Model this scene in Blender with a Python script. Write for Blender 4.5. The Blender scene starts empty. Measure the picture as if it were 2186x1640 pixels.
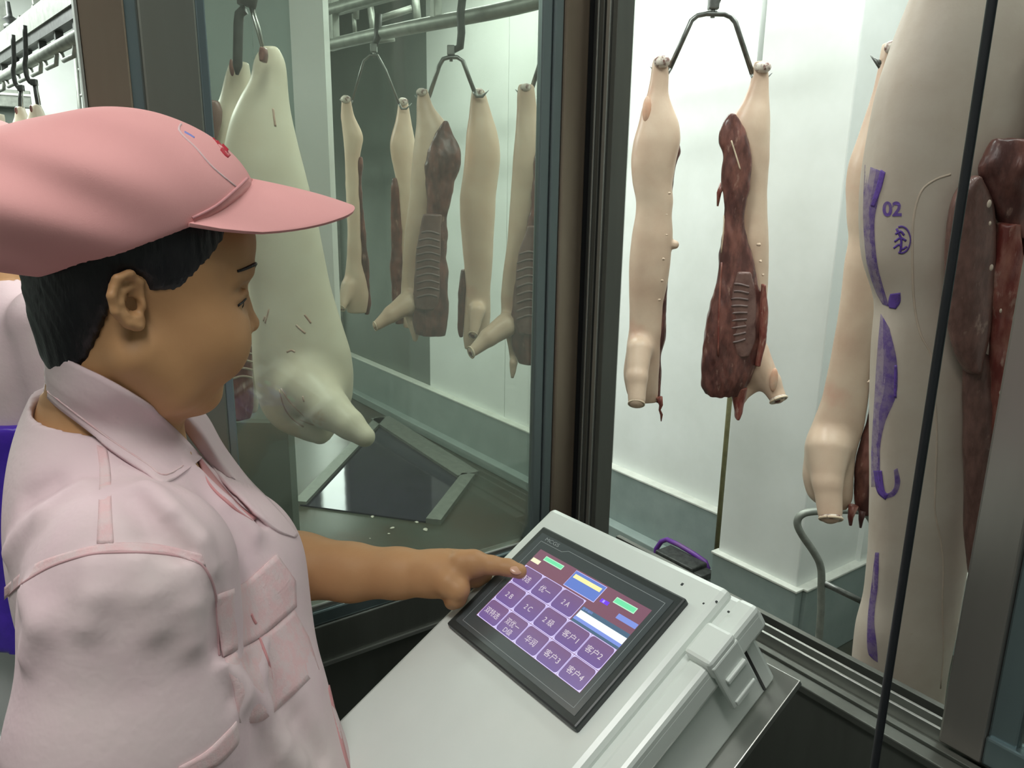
import bpy, bmesh, math, random
import numpy as np
from mathutils import Vector, Matrix
from mathutils.bvhtree import BVHTree

random.seed(7)
SC = bpy.context.scene
COL = SC.collection
# ------------------------------------------------------------------ camera
W, HT, F = 2186, 1640, 1650.0
CX, CY = W / 2, HT / 2
PITCH, ROLL, YAW, EYE = 0.249, 0.0153, -0.625, 1.5
cam_d = bpy.data.cameras.new('camera')
cam_d.sensor_fit = 'HORIZONTAL'; cam_d.sensor_width = 36.0
cam_d.lens = F / W * 36.0
cam_d.clip_start = 0.02; cam_d.clip_end = 100
cam = bpy.data.objects.new('camera', cam_d); COL.objects.link(cam)
cp, sp, cr, sr = math.cos(PITCH), math.sin(PITCH), math.cos(ROLL), math.sin(ROLL)
RZ = np.array(Matrix.Rotation(YAW, 3, 'Z'))
FWv = RZ @ np.array([0, cp, -sp]); u0 = np.array([0, sp, cp]); r0 = np.array([1., 0, 0])
RTv = RZ @ (cr * r0 + sr * u0); UPv = RZ @ (-sr * r0 + cr * u0)
EYEv = np.array([0, 0, EYE])
cm = Matrix.Identity(4)
for i in range(3):
    cm[i][0], cm[i][1], cm[i][2], cm[i][3] = RTv[i], UPv[i], -FWv[i], EYEv[i]
cam.matrix_world = cm
SC.camera = cam
# ------------------------------------------------------------------ world, lights, exposure
wd = bpy.data.worlds.new('world'); SC.world = wd; wd.use_nodes = True
wd.node_tree.nodes['Background'].inputs[0].default_value = (0.72, 0.80, 0.77, 1)
wd.node_tree.nodes['Background'].inputs[1].default_value = 0.22
def area(name, loc, size, power, col=(0.93, 1.0, 0.95), rot=(0, 0, 0)):
    l = bpy.data.lights.new(name, 'AREA'); l.shape = 'RECTANGLE'
    l.size, l.size_y = size; l.energy = power; l.color = col
    o = bpy.data.objects.new(name, l); o.location = loc; o.rotation_euler = rot; COL.objects.link(o)
    return o
area('inner_room_light', (2.55, 1.7, 3.0), (0.5, 2.4), 33)
area('inner_room_light', (1.7, 0.2, 3.0), (0.5, 1.2), 12)
area('inner_room_light', (2.5, 4.2, 3.0), (0.8, 1.6), 36)
area('inner_room_light', (0.75, 1.55, 3.0), (0.7, 0.4), 17)  # lamp added to brighten the front of the big pale carcass
area('hall_light', (-0.5, 5.3, 2.95), (0.5, 2.6), 150)
area('operator_light', (-0.35, -0.2, 2.9), (0.35, 1.4), 17, (1.0, 0.99, 0.95))
area('operator_light', (-0.9, 1.0, 2.9), (0.35, 1.2), 6, (1.0, 0.99, 0.95))
SC.view_settings.view_transform = 'Standard'
SC.view_settings.look = 'None'
SC.view_settings.gamma = 1.0
SC.view_settings.use_curve_mapping = False
SC.view_settings.exposure = 0.55
try:
    SC.cycles.max_bounces = 10; SC.cycles.transparent_max_bounces = 16
    SC.cycles.use_denoising = True
except Exception:
    pass
# ------------------------------------------------------------------ pixel helpers (picture frame 2186x1640)
FH = RZ @ np.array([0, 1., 0]); RH = RZ @ np.array([1., 0, 0])
def ray(x, y):
    return FWv + (x - CX) / F * RTv - (y - CY) / F * UPv
def onax(x, y, ax, v):
    d = ray(x, y); return EYEv + d * ((v - EYEv[ax]) / d[ax])
def atf(x, y, fd):
    d = ray(x, y); return EYEv + d * (fd / (d @ FH))
def loc3(p):                                   # world -> (right, forward, up) axes about the eye's foot
    return np.array([p @ RH, p @ FH, p[2]])
def rfz(x, y, fd):
    return loc3(atf(x, y, fd))
def proj(p):
    q = np.asarray(p, float) - EYEv; z = q @ FWv
    return CX + F * (q @ RTv) / z, CY - F * (q @ UPv) / z
# ------------------------------------------------------------------ object helpers
def link(o, parent=None):
    COL.objects.link(o)
    if parent is not None: o.parent = parent
    return o
def tag(o, label=None, cat=None, group=None, kind=None):
    for k, v in (('label', label), ('category', cat), ('group', group), ('kind', kind)):
        if v: o[k] = v
    return o
def empty(name, loc=(0, 0, 0), rz=0.0, label=None, cat=None, group=None, kind=None):
    o = bpy.data.objects.new(name, None); o.location = loc; o.rotation_euler = (0, 0, rz)
    o.empty_display_size = 0.05
    link(o); return tag(o, label, cat, group, kind)
def mesh_np(name, V, Q, mat, parent=None, smooth=True, loc=None, rz=None):
    V = np.asarray(V, dtype=np.float32); Q = np.asarray(Q, dtype=np.int32)
    me = bpy.data.meshes.new(name)
    me.vertices.add(len(V)); me.vertices.foreach_set('co', V.ravel())
    k = Q.shape[1]
    me.loops.add(Q.size); me.loops.foreach_set('vertex_index', Q.ravel())
    me.polygons.add(len(Q))
    me.polygons.foreach_set('loop_start', np.arange(0, Q.size, k, dtype=np.int32))
    me.polygons.foreach_set('use_smooth', np.full(len(Q), smooth))
    me.update(calc_edges=True); me.validate()
    if mat: me.materials.append(mat)
    o = bpy.data.objects.new(name, me); link(o, parent)
    if loc is not None: o.location = loc
    if rz is not None: o.rotation_euler = (0, 0, rz)
    return o
class MB:
    """collects shapes in one bmesh"""
    def __init__(s): s.b = bmesh.new()
    def box(s, lo, hi, bev=0.0, M=None):
        lo, hi = Vector(lo), Vector(hi)
        m = Matrix.Translation((lo + hi) / 2) @ Matrix.Diagonal(((hi - lo).x, (hi - lo).y, (hi - lo).z, 1))
        r = bmesh.ops.create_cube(s.b, size=1, matrix=m)
        if bev > 0:
            es = list({e for v in r['verts'] for e in v.link_edges})
            g = bmesh.ops.bevel(s.b, geom=es, offset=bev, segments=2, profile=0.5, affect='EDGES')
            vs = list({v for f in g['faces'] for v in f.verts} | {v for v in r['verts'] if v.is_valid})
        else: vs = r['verts']
        if M is not None: bmesh.ops.transform(s.b, matrix=M, verts=list({v for v in vs if v.is_valid}))
        return s
    def tube(s, pts, rad, n=10, cap=True):
        P = [Vector(p) for p in pts]
        R = rad if isinstance(rad, (list, tuple)) else [rad] * len(P)
        rings = []; up = None
        for i, p in enumerate(P):
            t = (P[min(i + 1, len(P) - 1)] - P[max(i - 1, 0)]).normalized()
            if up is None:
                up = t.orthogonal().normalized()
            up = (up - t * up.dot(t)); up = up.normalized() if up.length > 1e-6 else t.orthogonal().normalized()
            v = t.cross(up)
            rings.append([s.b.verts.new(p + (up * math.cos(2 * math.pi * k / n) + v * math.sin(2 * math.pi * k / n)) * R[i]) for k in range(n)])
        for a, b in zip(rings, rings[1:]):
            for k in range(n):
                f = s.b.faces.new((a[k], a[(k + 1) % n], b[(k + 1) % n], b[k])); f.smooth = True
        if cap:
            s.b.faces.new(rings[0][::-1]); s.b.faces.new(rings[-1])
        return s
    def prism(s, poly, d):                      # polygon (list of 3D points) extruded by vector d
        d = Vector(d); a = [s.b.verts.new(Vector(p)) for p in poly]; b = [s.b.verts.new(Vector(p) + d) for p in poly]
        n = len(a)
        s.b.faces.new(a[::-1]); s.b.faces.new(b)
        for i in range(n): s.b.faces.new((a[i], a[(i + 1) % n], b[(i + 1) % n], b[i]))
        return s
    def sphere(s, c, r, seg=12, M=None):
        m = Matrix.Translation(c) @ (M or Matrix.Identity(4)) @ Matrix.Diagonal((*((r, r, r) if isinstance(r, (int, float)) else r), 1))
        g = bmesh.ops.create_uvsphere(s.b, u_segments=seg, v_segments=max(6, seg // 2 + 2), radius=1, matrix=m)
        for v in g['verts']:
            for f in v.link_faces: f.smooth = True
        return s
    def build(s, name, mat, parent=None, loc=None, rot=None):
        bmesh.ops.recalc_face_normals(s.b, faces=s.b.faces)
        me = bpy.data.meshes.new(name); s.b.to_mesh(me); s.b.free()
        if mat: me.materials.append(mat)
        o = bpy.data.objects.new(name, me); link(o, parent)
        if loc is not None: o.location = loc
        if rot is not None: o.rotation_euler = rot
        return o
def arc(pts, n=6):
    """Catmull-Rom through points"""
    P = [np.array(p, float) for p in pts]; out = []
    P = [2 * P[0] - P[1]] + P + [2 * P[-1] - P[-2]]
    for i in range(1, len(P) - 2):
        a, b, c, d = P[i - 1:i + 3]
        for k in range(n):
            t = k / n
            out.append(0.5 * (2 * b + (c - a) * t + (2 * a - 5 * b + 4 * c - d) * t * t + (3 * b - a - 3 * c + d) * t ** 3))
    out.append(P[-2]); return out
# ------------------------------------------------------------------ materials
def mat(name, col, rough=0.5, metal=0.0, col2=None, scale=20.0, detail=4.0, lo=0.4, hi=0.65, bump=0.0, bscale=80.0,
        stretch=(1, 1, 1), spec=0.5, sss=0.0, ssc=None, emit=None, estr=0.0, coat=0.0, rvar=0.0, col3=None, scale3=60.0, lo3=0.6, hi3=0.7, trans=0.0):
    m = bpy.data.materials.new(name); m.use_nodes = True
    nt = m.node_tree; N = nt.nodes; L = nt.links; b = N['Principled BSDF']
    b.inputs['Base Color'].default_value = (*col, 1); b.inputs['Roughness'].default_value = rough
    b.inputs['Metallic'].default_value = metal; b.inputs['Specular IOR Level'].default_value = spec
    if coat: b.inputs['Coat Weight'].default_value = coat; b.inputs['Coat Roughness'].default_value = 0.15
    if sss:
        b.inputs['Subsurface Weight'].default_value = sss; b.inputs['Subsurface Radius'].default_value = ssc or (1, .35, .2)
        b.inputs['Subsurface Scale'].default_value = 0.008
    if emit: b.inputs['Emission Color'].default_value = (*emit, 1); b.inputs['Emission Strength'].default_value = estr
    tc = N.new('ShaderNodeTexCoord'); mp = N.new('ShaderNodeMapping'); mp.inputs['Scale'].default_value = stretch
    L.new(tc.outputs['Object'], mp.inputs['Vector'])
    def noise(sc, det=detail):
        n = N.new('ShaderNodeTexNoise'); n.inputs['Scale'].default_value = sc; n.inputs['Detail'].default_value = det
        n.inputs['Roughness'].default_value = 0.6
        L.new(mp.outputs['Vector'], n.inputs['Vector']); return n
    def ramp(src, a, z):
        r = N.new('ShaderNodeMapRange'); r.inputs['From Min'].default_value = a; r.inputs['From Max'].default_value = z
        L.new(src, r.inputs['Value']); return r.outputs['Result']
    cur = None
    if col2:
        n = noise(scale); mx = N.new('ShaderNodeMix'); mx.data_type = 'RGBA'
        mx.inputs['A'].default_value = (*col, 1); mx.inputs['B'].default_value = (*col2, 1)
        L.new(ramp(n.outputs['Fac'], lo, hi), mx.inputs['Factor']); cur = mx.outputs['Result']
        if rvar:
            mr = N.new('ShaderNodeMapRange'); mr.inputs['To Min'].default_value = rough; mr.inputs['To Max'].default_value = rough + rvar
            L.new(n.outputs['Fac'], mr.inputs['Value']); L.new(mr.outputs['Result'], b.inputs['Roughness'])
    if col3:
        n = noise(scale3); mx = N.new('ShaderNodeMix'); mx.data_type = 'RGBA'
        if cur: L.new(cur, mx.inputs['A'])
        else: mx.inputs['A'].default_value = (*col, 1)
        mx.inputs['B'].default_value = (*col3, 1)
        L.new(ramp(n.outputs['Fac'], lo3, hi3), mx.inputs['Factor']); cur = mx.outputs['Result']
    if cur: L.new(cur, b.inputs['Base Color'])
    if bump:
        n = noise(bscale, 3); bp = N.new('ShaderNodeBump'); bp.inputs['Strength'].default_value = bump; bp.inputs['Distance'].default_value = 0.002
        L.new(n.outputs['Fac'], bp.inputs['Height']); L.new(bp.outputs['Normal'], b.inputs['Normal'])
    return m
def glass_mat(name, tint, haze, hazecol, gloss=1.0):
    m = bpy.data.materials.new(name); m.use_nodes = True
    nt = m.node_tree; N = nt.nodes; L = nt.links
    for n in list(N): N.remove(n)
    out = N.new('ShaderNodeOutputMaterial'); tr = N.new('ShaderNodeBsdfTransparent'); tr.inputs[0].default_value = (*tint, 1)
    df = N.new('ShaderNodeBsdfDiffuse'); df.inputs[0].default_value = (*hazecol, 1)
    gl = N.new('ShaderNodeBsdfGlossy'); gl.inputs['Roughness'].default_value = 0.03; gl.inputs[0].default_value = (gloss, gloss, gloss, 1)
    m1 = N.new('ShaderNodeMixShader'); m2 = N.new('ShaderNodeMixShader'); fr = N.new('ShaderNodeFresnel'); fr.inputs[0].default_value = 1.45
    tc = N.new('ShaderNodeTexCoord'); ns = N.new('ShaderNodeTexNoise'); ns.inputs['Scale'].default_value = 5; ns.inputs['Detail'].default_value = 5
    mr = N.new('ShaderNodeMapRange'); mr.inputs['From Min'].default_value = .3; mr.inputs['From Max'].default_value = .7
    mr.inputs['To Min'].default_value = haze * .75; mr.inputs['To Max'].default_value = haze * 1.25
    L.new(tc.outputs['Object'], ns.inputs['Vector']); L.new(ns.outputs['Fac'], mr.inputs['Value'])
    L.new(mr.outputs['Result'], m1.inputs[0]); L.new(tr.outputs[0], m1.inputs[1]); L.new(df.outputs[0], m1.inputs[2])
    L.new(fr.outputs[0], m2.inputs[0]); L.new(m1.outputs[0], m2.inputs[1]); L.new(gl.outputs[0], m2.inputs[2])
    L.new(m2.outputs[0], out.inputs[0]); return m
M_ = {}
M_['wall'] = mat('white_panel', (.82, .85, .82), .35, 0, (.74, .77, .73), 3, 4, .35, .75, .04, 40)
M_['wallgrey'] = mat('dark_grey_green_steel', (.17, .20, .175), .45, .2, (.12, .145, .125), 2.5, 5, .35, .7)  # darker grey-green than the white panels, mottled by noise
M_['kerb'] = mat('grey_green_kerb', (.30, .36, .34), .5, 0, (.24, .30, .28), 6, 5, .35, .7, .05, 60)
M_['kerbcap'] = mat('white_kerb_cap', (.68, .70, .64), .5, 0, (.58, .60, .54), 12)
M_['floor_in'] = mat('wet_dark_floor', (.058, .064, .05), .24, 0, (.048, .034, .020), 1.3, 6, .42, .58, .06, 30, rvar=.2)
M_['floor_out'] = mat('grey_floor', (.12, .13, .12), .4, 0, (.08, .09, .08), 4, 6, .35, .7)
M_['steel'] = mat('brushed_steel', (.52, .53, .50), .28, .9, (.40, .41, .38), 6, 5, .35, .7, .03, 150, (1, 1, .15), rvar=.15)
M_['steeldk'] = mat('dull_dark_steel', (.20, .21, .19), .38, .85, (.13, .135, .12), 8, 5, .3, .7, .04, 120, (1, 1, .15), rvar=.2)
M_['steelbr'] = mat('brownish_polished_steel', (.42, .33, .26), .22, .9, (.30, .22, .17), 5, 5, .35, .7, .02, 100, (1, 1, .2), rvar=.15)
M_['steelbl'] = mat('bluish_steel', (.30, .38, .40), .25, .85, (.16, .21, .22), 4, 4, .35, .7, .02, 100, (1, 1, .12), rvar=.15)
M_['steelpk'] = mat('steel_pink_reflection', (.40, .36, .34), .3, .85, (.27, .25, .23), 4, 5, .35, .7, .02, 100, (1, 1, .15), rvar=.15)  # the carcass's pink reflection is put into the base colour
M_['panelblue'] = mat('pale_bluish_panel', (.44, .53, .50), .35, .2, (.34, .42, .40), 3, 5, .35, .7, .02, 60, (1, 1, .1))
M_['steelgr'] = mat('greenish_grey_steel', (.27, .285, .255), .3, .8, (.20, .205, .17), 5, 5, .35, .7, .02, 100, (1, 1, .12), rvar=.15)
M_['steelbg'] = mat('blue_grey_steel', (.27, .32, .325), .28, .8, (.15, .19, .20), 4, 4, .35, .7, .02, 100, (1, 1, .12), rvar=.15)
M_['black'] = mat('black_gasket', (.012, .012, .013), .5)
M_['galv'] = mat('galvanised_iron', (.33, .35, .31), .5, .55, (.22, .235, .21), 25, 5, .35, .7)
M_['galvdk'] = mat('greasy_dark_iron', (.075, .08, .075), .5, .5, (.04, .042, .04), 40)
M_['bar'] = mat('hanger_steel', (.24, .25, .235), .35, .8, (.16, .165, .155), 40)
M_['glass'] = glass_mat('greenish_pane', (.82, .86, .81), .12, (.40, .44, .39))
M_['glass2'] = glass_mat('clear_pane', (.74, .80, .78), .08, (.4, .45, .43))
# ------------------------------------------------------------------ SDF sculpting: smooth unions of solids, surface nets
def smin(a, b, k):
    h = np.clip(.5 + .5 * (b - a) / k, 0, 1); return b + (a - b) * h - k * h * (1 - h)
def smax(a, b, k): return -smin(-a, -b, k)
def rot3(yaw=0, pitch=0, roll=0):
    return np.array(Matrix.Rotation(yaw, 3, 'Z') @ Matrix.Rotation(pitch, 3, 'Y') @ Matrix.Rotation(roll, 3, 'X'))
def s_ell(P, c, r, Rm=None):
    p = P - np.asarray(c, np.float32)
    if Rm is not None: p = p @ Rm
    r = np.asarray(r, np.float32)
    k0 = np.sqrt(((p / r) ** 2).sum(1)); k1 = np.sqrt(((p / r ** 2) ** 2).sum(1)) + 1e-9
    return k0 * (k0 - 1) / k1
def s_cap(P, a, b, ra, rb):
    a, b = np.asarray(a, np.float32), np.asarray(b, np.float32); ab = b - a
    t = np.clip(((P - a) @ ab) / (ab @ ab), 0, 1)
    return np.sqrt(((P - a - t[:, None] * ab) ** 2).sum(1)) - (ra + (rb - ra) * t)
def s_chain(P, pts, rad, k=.004):
    d = None
    for (a, b, ra, rb) in zip(pts, pts[1:], rad, rad[1:]):
        e = s_cap(P, a, b, ra, rb); d = e if d is None else smin(d, e, k)
    return d
def s_box(P, c, h, r=0, Rm=None):
    p = P - np.asarray(c, np.float32)
    if Rm is not None: p = p @ Rm
    q = np.abs(p) - np.asarray(h, np.float32) + r
    return np.sqrt((np.maximum(q, 0) ** 2).sum(1)) + np.minimum(q.max(1), 0) - r
def dens(rows, n=80, sm=3.0):
    """resample rows (first column sorted ascending) smoothly"""
    R = np.array(sorted(rows), float); z = np.linspace(R[0, 0], R[-1, 0], n)
    out = [z]
    k = np.exp(-.5 * (np.arange(-9, 10) / sm) ** 2); k /= k.sum()
    for c in range(1, R.shape[1]):
        v = np.interp(z, R[:, 0], R[:, c]); e = np.r_[2 * v[0] - v[9:0:-1], v, 2 * v[-1] - v[-2:-11:-1]]
        out.append(np.convolve(e, k, 'valid'))
    return np.array(out)
def s_loft(P, D, yaw=0.0, n=2.0, endr=.0):
    """D rows: z, xc, yc, a, b (horizontal super-ellipses up a spine)"""
    z = np.clip(P[:, 2], D[0, 0], D[0, -1])
    xc, yc, a, b = [np.interp(z, D[0], D[i]) for i in (1, 2, 3, 4)]
    x, y = P[:, 0] - xc, P[:, 1] - yc
    if yaw: c, s = math.cos(yaw), math.sin(yaw); x, y = c * x + s * y, -s * x + c * y
    q = (np.abs(x / a) ** n + np.abs(y / b) ** n) ** (1 / n)
    g = np.sqrt((x / a ** 2) ** 2 + (y / b ** 2) ** 2) / np.maximum(np.sqrt((x / a) ** 2 + (y / b) ** 2), 1e-6)
    d = (q - 1) / np.maximum(g, 1e-6)
    d = np.clip(d, -np.minimum(a, b), None)
    dz = np.abs(P[:, 2] - z)
    return np.where(dz > 0, np.sqrt(np.maximum(d, 0) ** 2 + dz ** 2) + np.minimum(d, 0) * 0, np.maximum(d, np.maximum(D[0, 0] - P[:, 2], P[:, 2] - D[0, -1])))
class Lump:
    def __init__(s, seed, freq, n=7):
        g = np.random.default_rng(seed); v = g.normal(size=(n, 3)); v /= np.linalg.norm(v, axis=1)[:, None]
        s.k = (v * freq * g.uniform(.5, 1.6, (n, 1))).astype(np.float32); s.p = g.uniform(0, 6.28, n).astype(np.float32)
    def __call__(s, P, st=(1, 1, 1)):
        return np.sin((P * np.asarray(st, np.float32)) @ s.k.T + s.p).mean(1)
def polygonize(sdf, lo, hi, h):
    lo = np.asarray(lo, float); hi = np.asarray(hi, float); B = 8
    nb = np.ceil((hi - lo) / (h * B)).astype(int); n = nb * B
    bc = np.stack(np.meshgrid(*[np.arange(k) for k in nb], indexing='ij'), -1).reshape(-1, 3)
    ctr = (lo + (bc * B + (B - 1) / 2) * h).astype(np.float32)
    d = sdf(ctr); act = np.abs(d) < B * h * 1.9 + .004
    Fv = np.ones(tuple(nb) + (B, B, B), np.float32)
    Fv[bc[:, 0], bc[:, 1], bc[:, 2]] = np.where(d < 0, -1, 1)[:, None, None, None]
    loc = np.stack(np.meshgrid(*[np.arange(B)] * 3, indexing='ij'), -1).reshape(-1, 3)
    ab = bc[act]
    for i in range(0, len(ab), 400):
        c = ab[i:i + 400]
        P = (lo + (c[:, None, :] * B + loc[None]) * h).astype(np.float32).reshape(-1, 3)
        Fv[c[:, 0], c[:, 1], c[:, 2]] = sdf(P).reshape(-1, B, B, B)
    G = Fv.transpose(0, 3, 1, 4, 2, 5).reshape(tuple(n))
    S = G < 0
    cnt = np.zeros(tuple(n - 1), np.int8)
    offs = [(i, j, k) for i in (0, 1) for j in (0, 1) for k in (0, 1)]
    sl = lambda o: tuple(slice(o[a], n[a] - 1 + o[a]) for a in range(3))
    for o in offs: cnt += S[sl(o)]
    cells = np.argwhere((cnt > 0) & (cnt < 8))
    idx = np.full(tuple(n - 1), -1, np.int32); idx[tuple(cells.T)] = np.arange(len(cells))
    val = {o: G[tuple((cells + o).T)] for o in offs}
    acc = np.zeros((len(cells), 3)); num = np.zeros(len(cells))
    for o in offs:
        for a in range(3):
            if o[a]: continue
            p = list(o); p[a] = 1; p = tuple(p)
            f0, f1 = val[o], val[p]; m = (f0 < 0) != (f1 < 0)
            t = np.where(m, f0 / np.where(m, f0 - f1, 1), 0)
            q = np.tile(np.array(o, float), (len(cells), 1)); q[:, a] = t
            acc[m] += q[m]; num[m] += 1
    V = lo + (cells + acc / num[:, None]) * h
    quads = []
    for a in range(3):
        b, c = (a + 1) % 3, (a + 2) % 3
        s0 = [slice(None)] * 3; s1 = [slice(None)] * 3
        s0[a] = slice(0, n[a] - 1); s1[a] = slice(1, n[a])
        for ax in (b, c):
            s0[ax] = slice(1, n[ax] - 1); s1[ax] = slice(1, n[ax] - 1)
        A, Z = S[tuple(s0)], S[tuple(s1)]
        e = np.argwhere(A != Z); off = np.zeros(3, int); off[b] = off[c] = 1; e2 = e + off
        inside0 = A[tuple(e.T)]
        def cid(db, dc):
            q = e2.copy(); q[:, b] -= db; q[:, c] -= dc; return idx[tuple(q.T)]
        qd = np.stack([cid(1, 1), cid(0, 1), cid(0, 0), cid(1, 0)], 1)
        qd[~inside0] = qd[~inside0][:, ::-1]
        quads.append(qd)
    return V, np.concatenate(quads)
def sculpt(name, sdf, lo, hi, h, m, parent=None, loc=None, rz=None):
    V, Q = polygonize(sdf, lo, hi, h)
    return mesh_np(name, V, Q, m, parent, True, loc, rz)
def bvh_of(objs):
    """BVH in world space of several mesh objects"""
    bpy.context.view_layer.update()
    vs, fs, n = [], [], 0
    for o in objs:
        mw = np.array(o.matrix_world); me = o.data
        co = np.empty(len(me.vertices) * 3, np.float32); me.vertices.foreach_get('co', co); co = co.reshape(-1, 3)
        vs += [tuple(v) for v in (co @ mw[:3, :3].T + mw[:3, 3])]
        fs += [tuple(n + i for i in p.vertices) for p in me.polygons]; n = len(vs)
    return BVHTree.FromPolygons(vs, fs)
def cast(bvh, x, y, off=0.0, fallback=None):
    d = Vector(ray(x, y)).normalized(); h = bvh.ray_cast(Vector(EYEv), d)
    if h[0] is None:
        if fallback is None: return None
        return Vector(fallback)
    nrm = h[1] if h[1].dot(d) < 0 else -h[1]
    return h[0] + nrm * off
def drape(name, bvh, rows, off, thick, m, parent, n=24, k=6, smooth=1):
    """a thin cloth strip laid on a surface: rows = list of pixel polylines (same meaning along each), cast on the surface"""
    def resamp(pl, n):
        P = np.array(pl, float); s = np.r_[0, np.cumsum(np.hypot(*np.diff(P, axis=0).T))]
        t = np.linspace(0, s[-1], n); return np.stack([np.interp(t, s, P[:, 0]), np.interp(t, s, P[:, 1])], 1)
    R = [resamp(arc([(x, y) for x, y in r], 5) if len(r) > 2 else r, n) for r in rows]
    G = []
    m_ = max(1, k // (len(R) - 1))
    for a, b in zip(R, R[1:]):
        for i in range(m_): G.append(a + (b - a) * i / m_)
    G.append(R[-1]); G = np.array(G)
    T = np.full(G.shape[:2], np.nan)
    for i in range(G.shape[0]):
        for j in range(n):
            h = cast(bvh, *G[i, j], off)
            if h is not None:
                T[i, j] = (h - Vector(EYEv)).length
    ok = ~np.isnan(T)
    if not ok.any(): return None
    idx = np.argwhere(ok)
    for i, j in np.argwhere(~ok):
        q = idx[((idx - (i, j)) ** 2).sum(1).argmin()]; T[i, j] = T[q[0], q[1]]
    for _ in range(smooth):
        T2 = T.copy(); T2[1:-1] = (T[:-2] + 2 * T[1:-1] + T[2:]) / 4; T = T2.copy()
        T2[:, 1:-1] = (T[:, :-2] + 2 * T[:, 1:-1] + T[:, 2:]) / 4; T = np.minimum(T2, T + .001)
    V = []
    for i in range(G.shape[0]):
        for j in range(n):
            d = Vector(ray(*G[i, j])).normalized(); V.append(tuple(Vector(EYEv) + d * T[i, j]))
    nr = G.shape[0]
    Q = [(i * n + j, i * n + j + 1, (i + 1) * n + j + 1, (i + 1) * n + j) for i in range(nr - 1) for j in range(n - 1)]
    inv = np.array(parent.matrix_world.inverted()) if parent else np.eye(4)
    V = np.array(V) @ inv[:3, :3].T + inv[:3, 3]
    # thicken along the view-facing normal
    Vn = np.zeros_like(V)
    Qa = np.array(Q); fn = np.cross(V[Qa[:, 1]] - V[Qa[:, 0]], V[Qa[:, 3]] - V[Qa[:, 0]])
    for c in range(4): np.add.at(Vn, Qa[:, c], fn)
    Vn /= np.linalg.norm(Vn, axis=1)[:, None] + 1e-12
    eye = (inv[:3, :3] @ EYEv + inv[:3, 3])
    if ((eye - V) * Vn).sum() < 0: Vn = -Vn; Qa = Qa[:, ::-1]
    okf = ok.ravel(); g = binary_near(ok).ravel()
    Qa = np.array([q_ for q_ in Qa if g[list(q_)].all()])
    if not len(Qa): return None
    used = np.unique(Qa); mp_ = -np.ones(len(V), int); mp_[used] = np.arange(len(used))
    o = mesh_np(name, V[used], mp_[Qa], m, parent)
    md = o.modifiers.new('thick', 'SOLIDIFY'); md.thickness = thick; md.offset = -1
    return o
def binary_near(ok):
    g = ok.copy(); g[1:] |= ok[:-1]; g[:-1] |= ok[1:]; g[:, 1:] |= ok[:, :-1]; g[:, :-1] |= ok[:, 1:]; return g
def stitch(name, bvh, pl, rad, m, parent, off=.0, n=4):
    """a fine raised seam following a pixel polyline on a surface"""
    pts = []
    for p in arc(pl, n):
        h = cast(bvh, p[0], p[1], off)
        if h is not None:
            if pts and (h - pts[-1]).length > .06: continue
            pts.append(h)
    if len(pts) < 2: return None
    inv = parent.matrix_world.inverted()
    return MB().tube([inv @ p for p in pts], rad, 6).build(name, m, parent)
# ------------------------------------------------------------------ the setting (world axes: X towards the scale room, Y along its wall)
ZS, YL, XR = 0.85, 1.05, 0.905
def st(name, label=None): return tag(empty(name, label=label), kind='structure')
def bx(name, lo, hi, m, parent=None, bev=0.0, kind='structure', label=None):
    o = MB().box(lo, hi, bev).build(name, m, parent)
    if parent is None: tag(o, label, kind=kind)
    return o
FIN = -0.6
bx('floor', (-5, -3.2, -.12), (.915, 1.0, 0), M_['floor_out'])
bx('floor_hall', (-5, 1.0, -.12), (.34, 9, 0), M_['floor_out'])
bx('floor_scale_room', (.30, -2.5, FIN - .12), (3.7, 9, FIN), M_['floor_in'])
bx('ceiling', (-5, -3.2, 3.15), (4.0, 9, 3.25), M_['wall'])
bx('wall_rear', (-5, -3.3, 0), (.9, -3.2, 3.15), M_['wall'])
bx('wall_left', (-5.1, -3.2, 0), (-5, 9, 3.15), M_['wall'])
bx('wall_far', (-5, 8.6, FIN), (4, 8.7, 3.15), M_['wall'])
bx('wall_near', (.93, -2.6, FIN), (3.9, -2.5, 3.15), M_['wall'])
# the white panelled wall behind the carcasses, its projection and its grey kerbs
w = st('wall_back')
SEAM = [2.2, 3.4, 4.6, 5.73]
for a, b in zip(SEAM, SEAM[1:]): bx('panel', (3.25, a + .003, FIN), (3.40, b - .003, 3.15), M_['wall'], w, .003)
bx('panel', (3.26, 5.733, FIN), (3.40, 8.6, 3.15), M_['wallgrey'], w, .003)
bx('projection', (2.84, 1.765, FIN), (3.40, 2.2, 3.15), M_['wall'], w, .006)
bx('panel', (3.62, -2.5, FIN), (3.75, 1.765, 3.15), M_['wall'], w, .003)
bx('projection_flank', (3.30, 1.74, FIN), (3.75, 1.7655, 3.15), M_['wall'], w)
d1 = st('glow_panel_1', 'added glowing panel at the dim end of the scale room')  # glow added to give the wet floor plate its bright reflection
M_['lit'] = mat('added_glow', (.8, .85, .82), .6, emit=(.9, 1.0, .95), estr=8.0)
bx('added_glow_face', (3.245, 7.62, -.1), (3.262, 8.35, 1.15), M_['lit'], d1)
for a, b in ((7.57, 7.62), (8.35, 8.40)): bx('glow_panel_frame', (3.22, a, FIN), (3.262, b, 1.2), M_['galv'], d1)
bx('glow_panel_frame', (3.22, 7.57, 1.15), (3.262, 8.40, 1.2), M_['galv'], d1)
bx('glow_panel_base', (3.24, 7.62, FIN), (3.262, 8.35, -.1), M_['wallgrey'], d1)
k = st('baseboard_back')
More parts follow.
